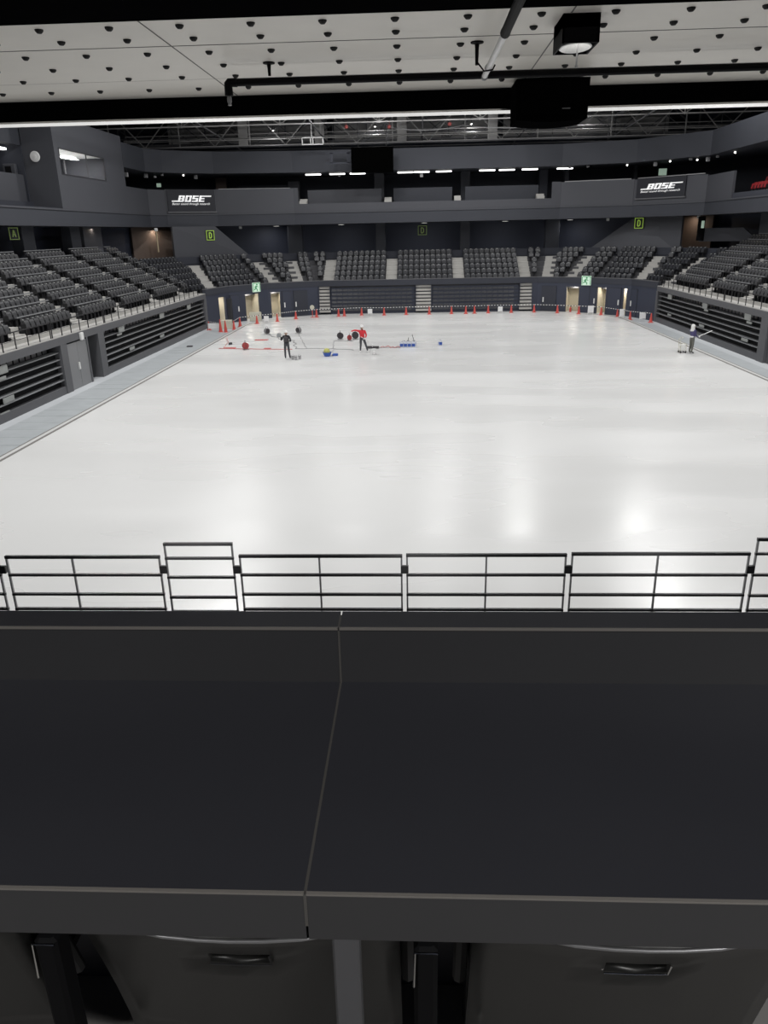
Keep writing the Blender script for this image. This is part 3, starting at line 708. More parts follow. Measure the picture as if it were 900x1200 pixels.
# ------------------------------------------------------------------ lights of the far concourses
for k, (x, z) in enumerate([(-9.75,12.34),(-7.5,12.27),(-5.6,12.3),(-1.16,12.34),(.34,12.27),(2.39,12.4),(6.39,12.42),(8.19,12.33),(10.29,12.46),(13.48,12.36)]):
    z = min(z, 12.27)
    r = thing('strip_light', 'bright strip light under the far upper fascia, %s from the grey doors side' % nth(k+1), 'light', (x,77,z), 0, 'strip lights under the far fascia')
    q = MB(); q.bbox(x-.72, x+.72, 76.9, 77.05, z-.06, z+.05, .015); q.build('tube', M['tube_light'], r)
    q = MB(); q.bbox(x-.74, x+.74, 76.88, 77.08, z+.05, z+.12, .01); q.build('housing', M['steel'], r)
for k, (x, z) in enumerate([(-13.9,7.88),(-7.5,7.9),(.6,7.89),(8.4,7.9),(14.6,7.9)]):
    r = thing('recessed_downlight', 'recessed downlight in the far concourse ceiling, %s from the grey doors side' % nth(k+1), 'light', (x,79,7.86), 0, 'downlights of the far concourse')
    q = MB(); q.lathe([(.28,0),(.32,.02),(.32,.07)], (x,79,7.86), 16); q.build('trim_ring', M['steel'], r)
    q = MB(); q.lathe([(.02,0),(.26,0),(.26,.02)], (x,79,7.852), 16); q.build('lens', M['dl_soft'], r)
    ld = bpy.data.lights.new('downlight', 'AREA'); ld.shape = 'DISK'; ld.size = .5; ld.energy = 42
    lo = bpy.data.objects.new('downlight_lamp', ld); COL.objects.link(lo); lo.location = (x,79,7.84)
fx = [(-24.2,67.95,12.06,1),(-23.8,71.7,12.2,1),(-23.2,72.3,12.1,0),(-22.7,72.8,12.28,0),(-21.2,74.2,12.3,2),(-20.3,74.96,12.2,1),(-7.25,76.5,12.1,0),(.33,76.5,12.0,1),(13.8,76.3,12.3,0),(15.3,75.7,12.3,0),(18.5,74.5,12.25,2),(20.5,72.9,12.2,1),(21.4,71.8,12.28,2),(22.6,70.2,12.3,0),(23,69.8,12.2,2),(23.6,69.0,12.2,1),(24.1,68.3,12.3,0),(24.2,65,12.3,2)]
for k, (x, y, z, kd) in enumerate(fx):
    r = thing('ceiling_fixture', 'small pale fixture under the upper fascia, %s from the grey doors side' % nth(k+1), 'ceiling fixture', (x,y,z-.1), 0, 'small fixtures under the upper fascia')
    q = MB()
    if kd == 1: q.bbox(x-.14, x+.14, y-.12, y+.12, z-.2, z+.14, .03); q.build('body', M['post'], r)
    elif kd == 2: q.lathe([(.03,-.06),(.06,-.05),(.07,.02),(.05,.06)], (x,y,z), 10); q.build('body', M['spot_light'], r)
    else: q.bbox(x-.1, x+.1, y-.1, y+.1, z-.08, z+.08, .02); q.build('body', M['post'], r)
    q = MB(); q.tube([(x,y,z+.05),(x,y,12.42)], .02, 6); q.build('stem', M['barb'], r)
for x, y, z, w, l in ((22.0,75.7,11.7,.35,'square lit panel over the logo board near the red seats'),(-24.0,75.6,11.6,.2,'small lit panel in dark corner above first logo board')):
    q = MB(); q.bbox(x-w, x+w, y-.06, y+.06, z-w*.8, z+w*.8, .02); tag(q.build('panel_light', M['exitwhite']), l, 'panel light')
for k, (x, y, z, l) in enumerate(((-22.95,70.1,7.72,'on top of the gilt pole'),(-16.95,76.8,7.8,'above slanted wall by the grey doors side'),(17.8,77.2,7.82,'above slanted wall by the last logo board'),(24.1,71.1,7.82,'over the brown lobby beyond purple-jacketed worker'))):
    q = MB(); q.bbox(x-.13, x+.13, y-.1, y+.1, z-.14, z+.12, .03); tag(q.build('small_speaker', M['white']), 'small white speaker under balcony band, '+l, 'speaker')
for x, y, z, e in ((-23.6,72.0,7.7,22),(24.0,72.8,7.9,22),(25.3,60.5,7.8,14),(-24.6,60.5,7.8,5)):
    ld = bpy.data.lights.new('lobby_lamp', 'AREA'); ld.size = .3; ld.energy = e; ld.color = (1,.83,.66)
    lo = bpy.data.objects.new('lobby_lamp', ld); COL.objects.link(lo); lo.location = (x,y,z)
ld = bpy.data.lights.new('control_room_lamp', 'AREA'); ld.shape = 'RECTANGLE'; ld.size = .4; ld.size_y = 5; ld.energy = 190
lo = bpy.data.objects.new('control_room_lamp', ld); COL.objects.link(lo); lo.location = (-24.9,57.4,12.5)

# ------------------------------------------------------------------ roof, trusses, black screen
q = MB(); q.box(-34, 36, -4, 92, 19.5, 19.8); struct('roof', q, M['wall2'])
q = MB(); q.box(-34, 36, 86, 86.3, 12, 19.5); struct('wall_far', q, M['navy'])
q = MB(); q.box(-34, -33.7, -4, 86, 0, 19.5); struct('wall_left', q, M['navy'])
q = MB(); q.box(35.7, 36, -4, 86, 0, 19.5); struct('wall_right', q, M['navy'])
q = MB(); q.box(-34, 36, -4.3, -4, -.5, 19.5); struct('wall_near', q, M['navy'])
def truss(y, x0, x1, zb, zt, bay, m, label, wr=.11, ph=0):
    r = thing('roof_truss', label, 'roof truss', ((x0+x1)/2, y, zb), 0, 'roof trusses above the far stand')
    for z in (zb, zt, (zb+zt)/2): 
        q = MB(); q.bar((x0,y,z),(x1,y,z), wr, wr); q.build('chord', m, r)
    n = round((x1-x0)/bay); b = (x1-x0)/n
    for k in range(n):
        q = MB(); xa = x0+k*b
        if (k+ph) % 2: q.bar((xa,y,zb),(xa+b,y,zt), wr*.7, wr*.7)
        else: q.bar((xa,y,zt),(xa+b,y,zb), wr*.7, wr*.7)
        q.build('diagonal', m, r)
        if k % 2 == 0:
            q = MB(); q.bar((xa,y,zb-.1),(xa,y,zt), wr*.9, wr*.9); q.build('vertical', m, r)
truss(78, -29, 31, 14.95, 18.4, 3.4, M['truss'], 'grey lattice roof truss nearest, just above the far upper fascia')
truss(80.5, -29, 31, 15.1, 16.9, 2.6, M['truss2'], 'shallow darker roof truss second behind the far fascia', .10)
truss(82.5, -29, 31, 15.6, 18.8, 3.9, M['truss2'], 'deep darker lattice roof truss farthest behind', .16, 1)
truss(72.5, -29, 31, 16.0, 18.6, 4.2, M['truss'], 'grey lattice roof truss hanging in front of the far fascia', .07, 1)
for k, (y, z, m) in enumerate(((77,15.35,'truss'),(79,15.7,'truss'),(76.5,14.75,'truss2'),(79.5,16.1,'truss'),(81.5,14.9,'truss2'))):
    q = MB(); q.tube([(-28,y,z),(30,y,z)], .045, 6); tag(q.build('service_pipe', M[m]), 'long thin service pipe among the roof trusses, %s from below' % nth([1,4,0,5,2][k] if [1,4,0,5,2][k] else 6), 'pipe', 'service pipes among the roof trusses')
for k in range(5):
    x = -18+9.2*k; q = MB(); q.bar((x,56,17.0),(x,86,17.0), .14, .3); q.bar((x,56,16.2),(x,86,15.2),.09,.09)
    tag(q.build('roof_beam', M['truss2']), 'dark roof beam running away overhead, %s from the grey doors side' % nth(k+1), 'roof beam', 'dark roof beams')
for k, (x, z) in enumerate(((-16.6,16.3),(-9.3,15.9),(-1.5,16.2),(7.0,16.2))):
    q = MB(); q.bbox(x-.45,x+.45,79.4,79.6,15.1,18.4,.02); tag(q.build('truss_post', M['truss']), 'pale grey post among the roof trusses, %s from the grey doors side' % nth(k+1), 'post', 'pale posts among the roof trusses')
for k in range(3):
    q = MB(); q.box(-25+16.7*k, -9+16.7*k, 83.5, 83.7, 15.7, 17.6); tag(q.build('roof_panel', M['truss']), 'pale corrugated panel behind the roof trusses, %s from the grey doors side' % nth(k+1), 'panel', 'pale panels behind the trusses')
q = MB(); 
for z in (14.55, 15.1): q.bar((-10.3,74.3,z),(-8.4,74.3,z),.07,.07)
for x in (-10.25,-9.5,-9.3,-8.4): q.bar((x,74.3,14.55),(x,74.3,15.1),.07,.07)
q.bar((-9.4,74.3,15.1),(-9.4,74.3,16.3),.05,.05)
tag(q.build('lighting_frame', M['white']), 'white ladder-like frame hanging in front of the roof trusses', 'frame')
for k, (x, z) in enumerate(((-6.3,15.75),(-2.5,15.65),(2.8,15.75))):
    q = MB(); q.lathe([(.05,0),(.16,.05),(.16,.25),(.05,.3)], (x,74.5,z), 8); q.tube([(x,74.5,z+.3),(x,74.5,16.3)], .02, 6)
    tag(q.build('hoist_hook', M['hosered']), 'small red hoist block on roof truss, %s from the white frame' % nth(k+1), 'hoist', 'red hoist blocks')
for k, (x0, x1) in enumerate(((-2.4,4.0),(3.9,12.5))):
    pts = [(x0+(x1-x0)*i/10, 74.2, 15.75-.9*(1-((i-5)/5)**2)*.35) for i in range(11)]
    q = MB(); q.tube(pts, .03, 5); tag(q.build('slack_cable', M['post']), 'slack pale cable drooping under the trusses, %s from the screen' % ('first' if k == 0 else 'second'), 'cable')
for k, (x, y, z) in enumerate(((-13.2,76.6,16.0),(-4.0,79.2,16.4),(5.0,79.2,16.4),(15.5,79.2,16.6))):  # lamps added to brighten the dark trusses
    r = thing('truss_fill', 'small added fill lamp glowing among the roof trusses, %s from the grey doors side' % nth(k+1), 'lamp', (x,y,z), 0, 'added fill lamps among the trusses')
    q = MB(); q.lathe([(.06,.12),(.22,.02),(.24,0),(.20,.0),(.05,.09)], (x,y,z), 12); q.build('lamp_shade', M['steel'], r)
    q = MB(); q.sphere((x,y,z+.01), .07, 10, 6); q.build('bulb', M['spot_light'], r)
    q = MB(); q.tube([(x,y,z+.1),(x,y,19.52)], .02, 6); q.build('stem', M['barb'], r)
    ld = bpy.data.lights.new('truss_fill', 'POINT'); ld.shadow_soft_size = .1; ld.energy = 45
    lo = bpy.data.objects.new('truss_fill_light', ld); COL.objects.link(lo); lo.location = (x,y-.5,z-.4)
r = thing('hanging_screen', 'flat black display screen hanging before the far upper fascia', 'screen', (-4.05,74.3,12.15))
q = MB(); q.bbox(-5.92,-2.18,74.05,74.3,12.12,14.2,.01); q.build('screen_face', M['screen'], r)
q = MB(); q.bar((-8.2,74.6,13.85),(-2.2,74.6,13.85),.06,.14); q.bar((-8.2,74.6,13.0),(-2.2,74.6,13.0),.06,.14); q.bar((-7.75,74.6,13.0),(-7.75,74.6,13.85),.25,.06); q.bar((-6.2,74.6,13.0),(-6.2,74.6,13.85),.3,.06); q.build('support_arm', M['wall2'], r)
for x in (-5.3,-2.8):
    q = MB(); q.tube([(x,74.4,14.1),(x,74.4,16.3)], .03, 6); q.build('hanger', M['barb'], r)

# ------------------------------------------------------------------ floodlights over the ice
FL_ = [(x, y, 18.2, 935) for y in (14, 23, 32, 41, 50, 59) for x in (-14.2, 17.8)] + [(x, 70.0, 16.4, 230) for x in (-9, -3, 3, 9)] + [(x, 63.5, 18.2, 520) for x in (-6, 1.5, 9)] + [(1.5, y, 18.2, 820) for y in (20, 36)]
for x, y, z, en in FL_:
    r = thing('floodlight', 'square floodlight hanging under the roof over the ice', 'floodlight', (x,y,z), 0, 'floodlights over the ice')
    q = MB(); q.bbox(x-.65,x+.65,y-.65,y+.65,z+.05,z+.35,.04); q.build('housing', M['barb'], r)
    q = MB(); q.tube([(x,y,z+.3),(x,y,19.55)], .05, 6); q.build('stem', M['steel'], r)
    ld = bpy.data.lights.new('flood', 'AREA'); ld.size = 1.2; ld.energy = en; ld.color = (1,.995,.985)
    lo = bpy.data.objects.new('flood_lamp', ld); COL.objects.link(lo); lo.location = (x,y,z+.03)
for k, x in enumerate((-3.6, 0, 3.6)):  # added lamps, hidden below the parapet, to brighten the concrete ceiling
    r = thing('ceiling_fill', 'added unseen fill lamp on the near stand, lighting the ceiling', 'light', (x,6.9,2.16), 0, 'added fill lamps on the near stand')
    q = MB(); q.bbox(x-.6,x+.6,6.65,7.15,2.16,2.42,.03); q.build('housing', M['barb'], r)
    ld = bpy.data.lights.new('ceiling_fill', 'AREA'); ld.shape = 'RECTANGLE'; ld.size = 1.1; ld.size_y = .4; ld.energy = 27
    lo = bpy.data.objects.new('ceiling_fill_lamp', ld); COL.objects.link(lo); lo.location = (x,6.9,2.44); lo.rotation_euler = (PI,0,0)
for k, x in enumerate((-2.2, 2.2)):  # fill lamps added behind the camera to lift the dark counter
    r = thing('counter_fill', 'added unseen fill lamp on the soffit behind the viewer', 'light', (x,-1.3,8.68), 0, 'added fill lamps behind the viewer')
    q = MB(); q.bbox(x-.75,x+.75,-1.42,-1.18,8.68,8.765,.02); q.build('housing', M['white'], r)
    ld = bpy.data.lights.new('gallery', 'AREA'); ld.shape = 'RECTANGLE'; ld.size = 1.4; ld.size_y = .2; ld.energy = 46 if x < 0 else 88; ld.color = (1,.985,.96)
    lo = bpy.data.objects.new('counter_fill_lamp', ld); COL.objects.link(lo); lo.location = (x,-1.3,8.67)

# ------------------------------------------------------------------ cones, bars, notices round the rink
def on_ice(x, y):
    x0, x1, y0, y1, r = RK; dx = max(x0+r-x, x-(x1-r), 0); dy = max(y0+r-y, y-(y1-r), 0)
    return math.hypot(dx, dy) < r-.05 and x0 < x < x1
cones = [(-17.0,62.4,1),(-15.6,60.6,1.45),(-15.15,60.4,1.35),(-14.95,62.4,1),(-14.9,64.4,1.1),(-13.75,65.8,1),(-12.25,67.2,1),(-10.9,69.0,1.0),(-9.2,70.2,1),(-7.25,70.7,1),(-6.75,70.9,1),(-5.19,71.3,1),(-3.12,71.0,1),
 (-1.12,71.2,1),(.98,71.24,1),(3.0,71.3,1),(4.3,71.2,1),(5.09,71.35,1),(6.34,71.5,1),(8.43,71.55,1),(10.5,71.6,1),(12.42,70.6,1),(14.1,69.5,1),(15.8,68.4,1),(16.8,66.8,1),(17.4,65.0,1),(18.5,62.9,1.05)]
cp = thing('traffic_cone', 'x', 'cone', (0,0,0), 0, 'red traffic cones round the far rink end')
q = MB(); q.lathe([(.135,.03),(.125,.06),(.04,.66),(.03,.70),(.01,.70)], (0,0,0), 16); q.build('cone_body', M['cone'], cp, world=False)
q = MB(); q.bbox(-.18,.18,-.18,.18,0,.035,.012); q.build('cone_base', M['cone'], cp, world=False)
for k, (x, y, s) in enumerate(cones):
    o = cp if k == 0 else copy_tree(cp)
    o.location = (x, y, .01 if on_ice(x, y) else -.06); o.scale = (s*(.8 if s > 1.2 else 1),)*2 + (s,); o.rotation_euler = (0,0,.3*math.sin(k*2.3))
    o['label'] = 'red traffic cone, %s along the row from the corner by grey doors' % nth(k+1)
o = None
def conetop(k): x, y, s = cones[k]; return Vector((x, y, (.01 if on_ice(x,y) else -.06) + .70*s - .02))
for k in range(len(cones)-1):
    if k in (1,2): continue
    a, b = conetop(k), conetop(k+1)
    if k == 0: b = conetop(1) - Vector((0,0,.3))
    L = (b-a).length; n = max(3, int(L/.13)); d = (b-a)
    q = MB()
    for j in range(n):
        q.cur = j % 2; q.tube([a+d*(j/n), a+d*((j+1)/n)], .024, 8, caps=j in (0, n-1))
    tag(q.build('cone_bar', [M['barw'], M['barb']]), 'black and white striped bar between %s and %s red cones from grey-door corner' % (nth(k+1), nth(k+2)), 'barrier bar', 'striped bars between the cones')
for x, y, w, h, l in ((-16.3,61.4,.9,.42,'between first two cones'),(-13.0,66.35,.42,.42,'on bar before the third cream doorway'),(-4.4,71.1,.42,.42,'on bar in front of the far bleacher'),(7.4,71.4,.42,.42,'on bar near the last pale stairs'),(14.95,68.85,.5,.6,'on bar under the running man sign'),(16.95,66.1,.4,.55,'below the last cream doorway'),(18.0,63.7,.5,.5,'at the corner by purple-jacketed worker stand')):
    q = MB(); q.bbox(x-w/2, x+w/2, y-.19, y-.165, .18, .18+h, .005); q.box(x-w/2+.02, x-w/2+.04, y-.17, y-.14, -.05, .2); q.box(x+w/2-.04, x+w/2-.02, y-.17, y-.14, -.05, .2)
    tag(q.build('white_notice', M['paper']), 'white notice board %s' % l, 'notice', 'white notices along the cone row')
r = thing('warning_stand', 'cream placard on a low red stand in front of first pale stairs', 'sign stand', (-9.55,70.1,-.06))
q = MB(); q.bbox(-9.75,-9.35,70.0,70.2,-.06,.05,.01); q.build('stand_base', M['cone'], r)
q = MB(); q.tube([(-9.55,70.1,.03),(-9.55,70.1,.75)],.03,8); q.build('stand_pole', M['cone'], r)
q = MB(); q.lathe([(.02,-.04),(.2,-.04),(.2,.0),(.02,.0)], n=16, M=Matrix.Rotation(PI/2,4,'X')); q.v = [(v[0]-9.55,v[1]+70.05,v[2]+.9) for v in q.v]; q.build('placard', M['cart'], r)

# ------------------------------------------------------------------ things on the ice
ICE = .01
def reel(x, y, R, rot, dark, label):
    m = M['reel'] if dark else M['reelred']
    r = thing('cable_reel', label, 'cable reel', (x,y,ICE), rot, 'cable reels on the ice')
    ax = Matrix.Rotation(PI/2, 4, 'X'); c = R+.05
    for s in (-1,1):
        q = MB(); q.lathe([(.02,-.012),(R,-.012),(R,.012),(.02,.012)], n=18, M=ax); q.v = [(v[0],v[1]+s*.10,v[2]+c) for v in q.v]; q.build('flange', m, r, world=False)
    q = MB(); q.lathe([(R*.45,-.09),(R*.8,-.085),(R*.8,.085),(R*.45,.09)], n=16, M=ax); q.v = [(v[0],v[1],v[2]+c) for v in q.v]; q.build('wound_cable', M['hose'] if dark else M['hosered'], r, world=False)
    q = MB()
    for s in (-1,1):
        q.tube([(-R*.8,s*.14,.012),(0,s*.14,c),(R*.8,s*.14,.012),(-R*.8,s*.14,.012)], .012, 6)
    q.tube([(0,-.14,c),(0,.14,c)], .015, 6); q.tube([(0,.14,c),(0,.10,c+R+.12),(0,-.10,c+R+.12),(0,-.14,c)], .012, 6); q.build('stand', M['reel'], r, world=False)
reel(-11.44,50.5,.21,.5,False,'red cable reel standing on ice nearest the grey doors')
reel(-11.5,58.44,.20,.9,True,'dark cable reel far back before second cream doorway')
reel(-9.13,58.7,.20,-.6,True,'dark cable reel far back behind worker in black')
reel(-5.57,54.9,.22,.3,True,'dark cable reel, outermost of three behind the worker in red')
reel(-4.85,54.2,.17,.1,False,'small red reel in the middle of three behind the worker in red')
reel(-4.5,54.9,.24,.2,True,'large grey-black reel at elbow of the worker in red')
r = thing('hand_tool', 'small black and white hand tool lying on ice near matting edge', 'tool', (-13.05,53.0,ICE), .7)
q = MB(); q.bbox(-.12,.12,-.07,.07,0,.16,.02); q.build('tool_body', M['reel'], r, world=False)
q = MB(); q.tube([(.1,0,.1),(.25,0,.2),(.35,0,.05)], .025, 8); q.build('nozzle', M['white'], r, world=False)
def hose(pts, rad, m, label, wob=.12):
    out = []
    for i in range(len(pts)-1):
        a, b = Vector((*pts[i],0)), Vector((*pts[i+1],0)); n = max(2, int((b-a).length/.35)); nn = Vector((-(b-a).y,(b-a).x,0)).normalized()
        for k in range(n): out.append(a+(b-a)*(k/n) + nn*wob*math.sin(k*1.3+i)*(1 if 0<k<n else 0) + Vector((0,0,ICE+rad)))
    out.append(Vector((*pts[-1],ICE+rad)))
    q = MB(); q.tube(out, rad, 6); return tag(q.build('hose', m, smooth=True), label, 'hose', 'hoses lying on the ice')
hose([(-13.4,51.1),(-11.5,50.75),(-9.6,50.4),(-8.3,50.3)], .022, M['hosered'], 'thin red hose from the red reel towards the worker in black', .05)
hose([(-11.4,58.2),(-9.9,55.4),(-8.8,54.6),(-8.15,50.6),(-5.6,50.3),(-4.2,49.6)], .02, M['hose'], 'grey hose from the far reel past the worker in black')
hose([(-9.1,58.4),(-7.4,50.6)], .018, M['hose'], 'straight grey hose from the far reel behind worker in black', .03)
hose([(-5.45,48.7),(-5.95,54.0),(-4.6,53.9)], .022, M['hose'], 'grey hose bent beside the blue tub', .03)
hose([(-3.1,50.2),(-2.2,50.5),(-1.2,50.3)], .018, M['hose'], 'grey hose between the worker in red and the blue tins', .06)
hose([(-14.2,56.7),(-13.5,54.2),(-13.15,51.4)], .015, M['hosered'], 'thin red hose along the matting edge', .03)
for x, y, w, l in ((-11.3,55.2,.95,'longer red strip lying on ice near the red reel'),(-10.05,50.75,.45,'short red strip lying on ice near worker in black'),(-12.7,51.3,.8,'red strip beside the thin red hose end')):
    q = MB(); q.bbox(x-w/2,x+w/2,y-.2,y+.2,ICE,ICE+.035,.01); tag(q.build('rubber_strip', M['hosered']), l, 'strip', 'red strips on the ice')
for k in range(4):
    x = -2.35+.33*k; y = 50.55+.25*math.sin(k*2); q = MB(); q.tube([(x-.16,y,ICE+.02),(x,y+.2,ICE+.06),(x+.16,y-.05,ICE+.02)], .022, 6); tag(q.build('rope_piece', M['hosered']), 'short red rope piece on ice, %s from the worker in red' % nth(k+1), 'rope', 'red rope pieces by the worker in red')
# tub with yellow bag
r = thing('blue_tub', 'round blue tub holding a yellow-green bag', 'tub', (-5.65,47.25,ICE))
q = MB(); q.lathe([(.17,0),(.20,.02),(.27,.24),(.29,.25),(.26,.24),(.18,.03),(.01,.03)], (0,0,0), 20); q.build('tub_body', M['tin'], r, world=False)
q = MB(); q.lathe([(.24,.17),(.25,.20),(.22,.21)], (0,0,0), 20); q.build('white_band', M['tinw'], r, world=False)
q = MB(); q.lathe([(.10,.05),(.19,.2),(.2,.33),(.14,.44),(.05,.48),(.01,.48)], (-5.67,47.27,ICE), 10); tag(q.build('yellow_bag', M['yellow']), 'yellow-green bag bulging out of the blue tub', 'bag')
q = MB(); q.bbox(-5.35,-5.0,47.25,47.6,ICE,.13,.03); tag(q.build('blue_tray', M['tin']), 'low blue tray right of the blue tub', 'tray')
# tins
tp = thing('paint_tin', 'x', 'tin', (0,0,0), 0, 'blue and white square tins on the ice')
q = MB(); q.bbox(-.12,.12,-.12,.12,0,.35,.012); q.build('tin_body', M['tinw'], tp, world=False)
q = MB()
for s in (-1,1): q.box(-.10,.10,s*.122-.003,s*.122+.003,.05,.24); q.box(s*.122-.003,s*.122+.003,-.10,.10,.05,.24)
q.build('tin_print', M['tin'], tp, world=False)
q = MB(); q.lathe([(.02,.35),(.05,.35),(.05,.37),(.02,.37)], (.05,.05,0), 12); q.tube([(-.09,-.06,.35),(-.07,-.06,.40),(.0,-.06,.40),(.02,-.06,.35)], .008, 6); q.build('cap_and_handle', M['steel'], tp, world=False)
spots = [(-1.12,50.65,'leftmost in front row of the tin cluster'),(-.86,50.62,'second in front row of the tin cluster'),(-.60,50.6,'third in front row of the tin cluster'),(-.34,50.66,'rightmost in front row of the tin cluster'),(-.98,51.0,'left in the back row of the tin cluster'),(-.70,50.98,'middle in the back row of the tin cluster'),(-.30,51.05,'right in the back row of the tin cluster'),(1.44,51.2,'standing alone right of the cluster')]
for k, (x, y, l) in enumerate(spots):
    o = tp if k == 0 else copy_tree(tp); o.location = (x,y,ICE); o.rotation_euler = (0,0,.15*math.sin(k*3)); o['label'] = 'blue and white square tin, ' + l
for x, y, dx, l in ((-.70,50.98,.05,'short mixing stick standing up in middle of tin cluster'),(-.30,51.05,-.12,'long mixing stick standing up from the right back tin')):
    q = MB(); q.tube([(x,y-.02,.36),(x+dx,y,.78 if dx < 0 else .6)], .02, 6); q.bbox(x-.05,x+.05,y-.05,y+.02,.362,.40,.008); tag(q.build('mixing_stick', M['reel']), l, 'stick')
# squeegee and small pots
r = thing('floor_brush', 'black wide brush on pole lying behind the worker in red', 'brush', (-3.0,50.2,ICE), -.15)
q = MB(); q.bbox(-.42,.42,-.12,.12,.04,.16,.03); q.build('brush_head', M['reel'], r, world=False)
q = MB(); q.bbox(-.40,.40,-.10,.10,0,.05,.01); q.build('bristles', M['hose'], r, world=False)
r = thing('white_pot', 'white pot on small stand right of the worker in red', 'pot', (-2.78,47.5,ICE))
q = MB(); q.lathe([(.10,.12),(.13,.14),(.13,.36),(.14,.37),(.11,.36),(.02,.34)], (0,0,0), 14); q.build('pot_body', M['white'], r, world=False)
for k in range(3):
    a = 2*PI*k/3; q = MB(); q.tube([(.09*math.cos(a),.09*math.sin(a),.14),(.17*math.cos(a),.17*math.sin(a),.01)], .014, 6); q.build('leg', M['hose'], r, world=False)
for k, (x, y, l) in enumerate(((-7.62,46.1,'nearest the boots of worker in black'),(-7.4,45.9,'middle of three beside the worker in black'),(-7.2,46.15,'farthest right of three beside the worker in black'))):
    r = thing('small_bucket', 'small grey metal bucket, '+l, 'bucket', (x,y,ICE), 0, 'small buckets beside the worker in black')
    q = MB(); q.lathe([(.07,0),(.09,.2),(.1,.21),(.085,.2),(.065,.02),(.01,.02)], (0,0,0), 14); q.build('bucket_body', M['post'], r, world=False)
    q = MB(); q.tube([(-.09,0,.2),(-.06,0,.29),(.06,0,.29),(.09,0,.2)], .008, 6); q.build('handle', M['steel'], r, world=False)
q = MB(); q.bbox(-15.95,-15.55,52.3,52.55,-.02,.06,.02); tag(q.build('tool_case', M['reel']), 'small dark flat case lying on the grey matting', 'case')

# ------------------------------------------------------------------ people
def person(name, loc, nodes, edges, mats, label, fingers=(), smooth=True):
    me = bpy.data.meshes.new(name); keys = list(nodes); idx = {k: i for i, k in enumerate(keys)}
    me.from_pydata([nodes[k][0] for k in keys], [(idx[a], idx[b]) for a, b, m_ in edges], [])
    o = bpy.data.objects.new(name, me); COL.objects.link(o)
    o.modifiers.new('skin', 'SKIN'); ss = o.modifiers.new('sub', 'SUBSURF'); ss.levels = 2; ss.render_levels = 2
    for k, v in zip(keys, me.skin_vertices[0].data):
        r_ = nodes[k][1]; v.radius = (r_, r_) if not isinstance(r_, tuple) else r_; v.use_root = (k == 'pelvis')
    dg = bpy.context.evaluated_depsgraph_get(); nm = bpy.data.meshes.new_from_object(o.evaluated_get(dg)); bpy.data.objects.remove(o)
    q = MB(); q.v = [tuple(v.co) for v in nm.vertices]
    segs = [(Vector(nodes[a][0]), Vector(nodes[b][0]), m_) for a, b, m_ in edges]
    for p in nm.polygons:
        c = Vector(p.center); best = (9, 0)
        for a, b, m_ in segs:
            ab = b-a; t = max(0, min(1, (c-a).dot(ab)/max(1e-9, ab.length_squared))); d = (c-a-ab*t).length
            if d < best[0]: best = (d, m_)
        q.f.append(tuple(p.vertices)); q.mi.append(best[1])
    for hand, d, side, mi in fingers:     # five fingers of unequal length, curled
        h = Vector(nodes[hand][0]); d = Vector(d).normalized(); s = Vector(side).normalized(); nrm_ = d.cross(s)
        q.cur = mi
        for k, (off_, L) in enumerate(((-.028,.062),(-.010,.075),(.010,.072),(.027,.055))):
            a = h + s*off_ + d*.02; q.tube([a, a+d*L*.5+nrm_*.006, a+d*L*.85+nrm_*.03], [.010,.009,.007], 6)
        a = h - s*.035 - d*.01; q.tube([a, a-s*.03+d*.025+nrm_*.01, a-s*.032+d*.06+nrm_*.025], [.012,.010,.008], 6)
        q.cur = 0
    b = q.build(name, mats, None, world=False, smooth=True); b.location = loc
    return tag(b, label, 'person')
def face(p, c, fwd, m_hair=True):
    c = Vector(c); f = Vector(fwd).normalized(); s = Vector((-f.y, f.x, 0))
    for sg_ in (-1,1):
        q = MB(); e = c + f*.088 + s*sg_*.034 + Vector((0,0,.01)); q.sphere(e, .012, 8, 6); q.build('eye', M['hair'], p, world=False)
        q = MB(); e = c + s*sg_*.098 - Vector((0,0,.012)); q.sphere(e, .022, 8, 6, 1.5); q.build('ear', M['skin'], p, world=False)
    q = MB(); n = c + f*.10 - Vector((0,0,.015)); q.lathe([(.004,.035),(.010,.0),(.016,-.018),(.004,-.022)], n, 8); q.build('nose', M['skin'], p, world=False)
    q = MB(); q.bar(c+f*.092-s*.024-Vector((0,0,.055)), c+f*.092+s*.024-Vector((0,0,.055)), .008, .010); q.build('mouth', M['reelred'], p, world=False)
def helmet(p, c, m=None, r=.125):
    q = MB(); q.lathe([(r*1.22,-.005),(r*1.25,.01),(r,.02),(r*.95,.07),(r*.7,.12),(r*.3,.142),(.005,.146)], c, 18); q.build('helmet', m or M['helmet'], p, world=False, smooth=True)
SH, TR, BT, SK, GL = range(5)
def base(hipw=.10):
    return {'pelvis':((0,0,.90),(.155,.11)),'spine':((0,0,1.07),(.145,.105)),'chest':((0,0,1.27),(.165,.115)),'neck':((0,0,1.40),.058),'chin':((0,-.01,1.47),.068),'head':((0,-.01,1.55),.098),'crown':((0,0,1.63),.075)}
E0 = [('pelvis','spine',SH),('spine','chest',SH),('chest','neck',SH),('neck','chin',SK),('chin','head',SK),('head','crown',SK)]
for s in 'lr':
    E0 += [('chest','sho_'+s,SH),('sho_'+s,'elb_'+s,SH),('elb_'+s,'wri_'+s,SH),('wri_'+s,'han_'+s,GL),('pelvis','hip_'+s,TR),('hip_'+s,'kne_'+s,TR),('kne_'+s,'ank_'+s,TR),('ank_'+s,'toe_'+s,BT)]
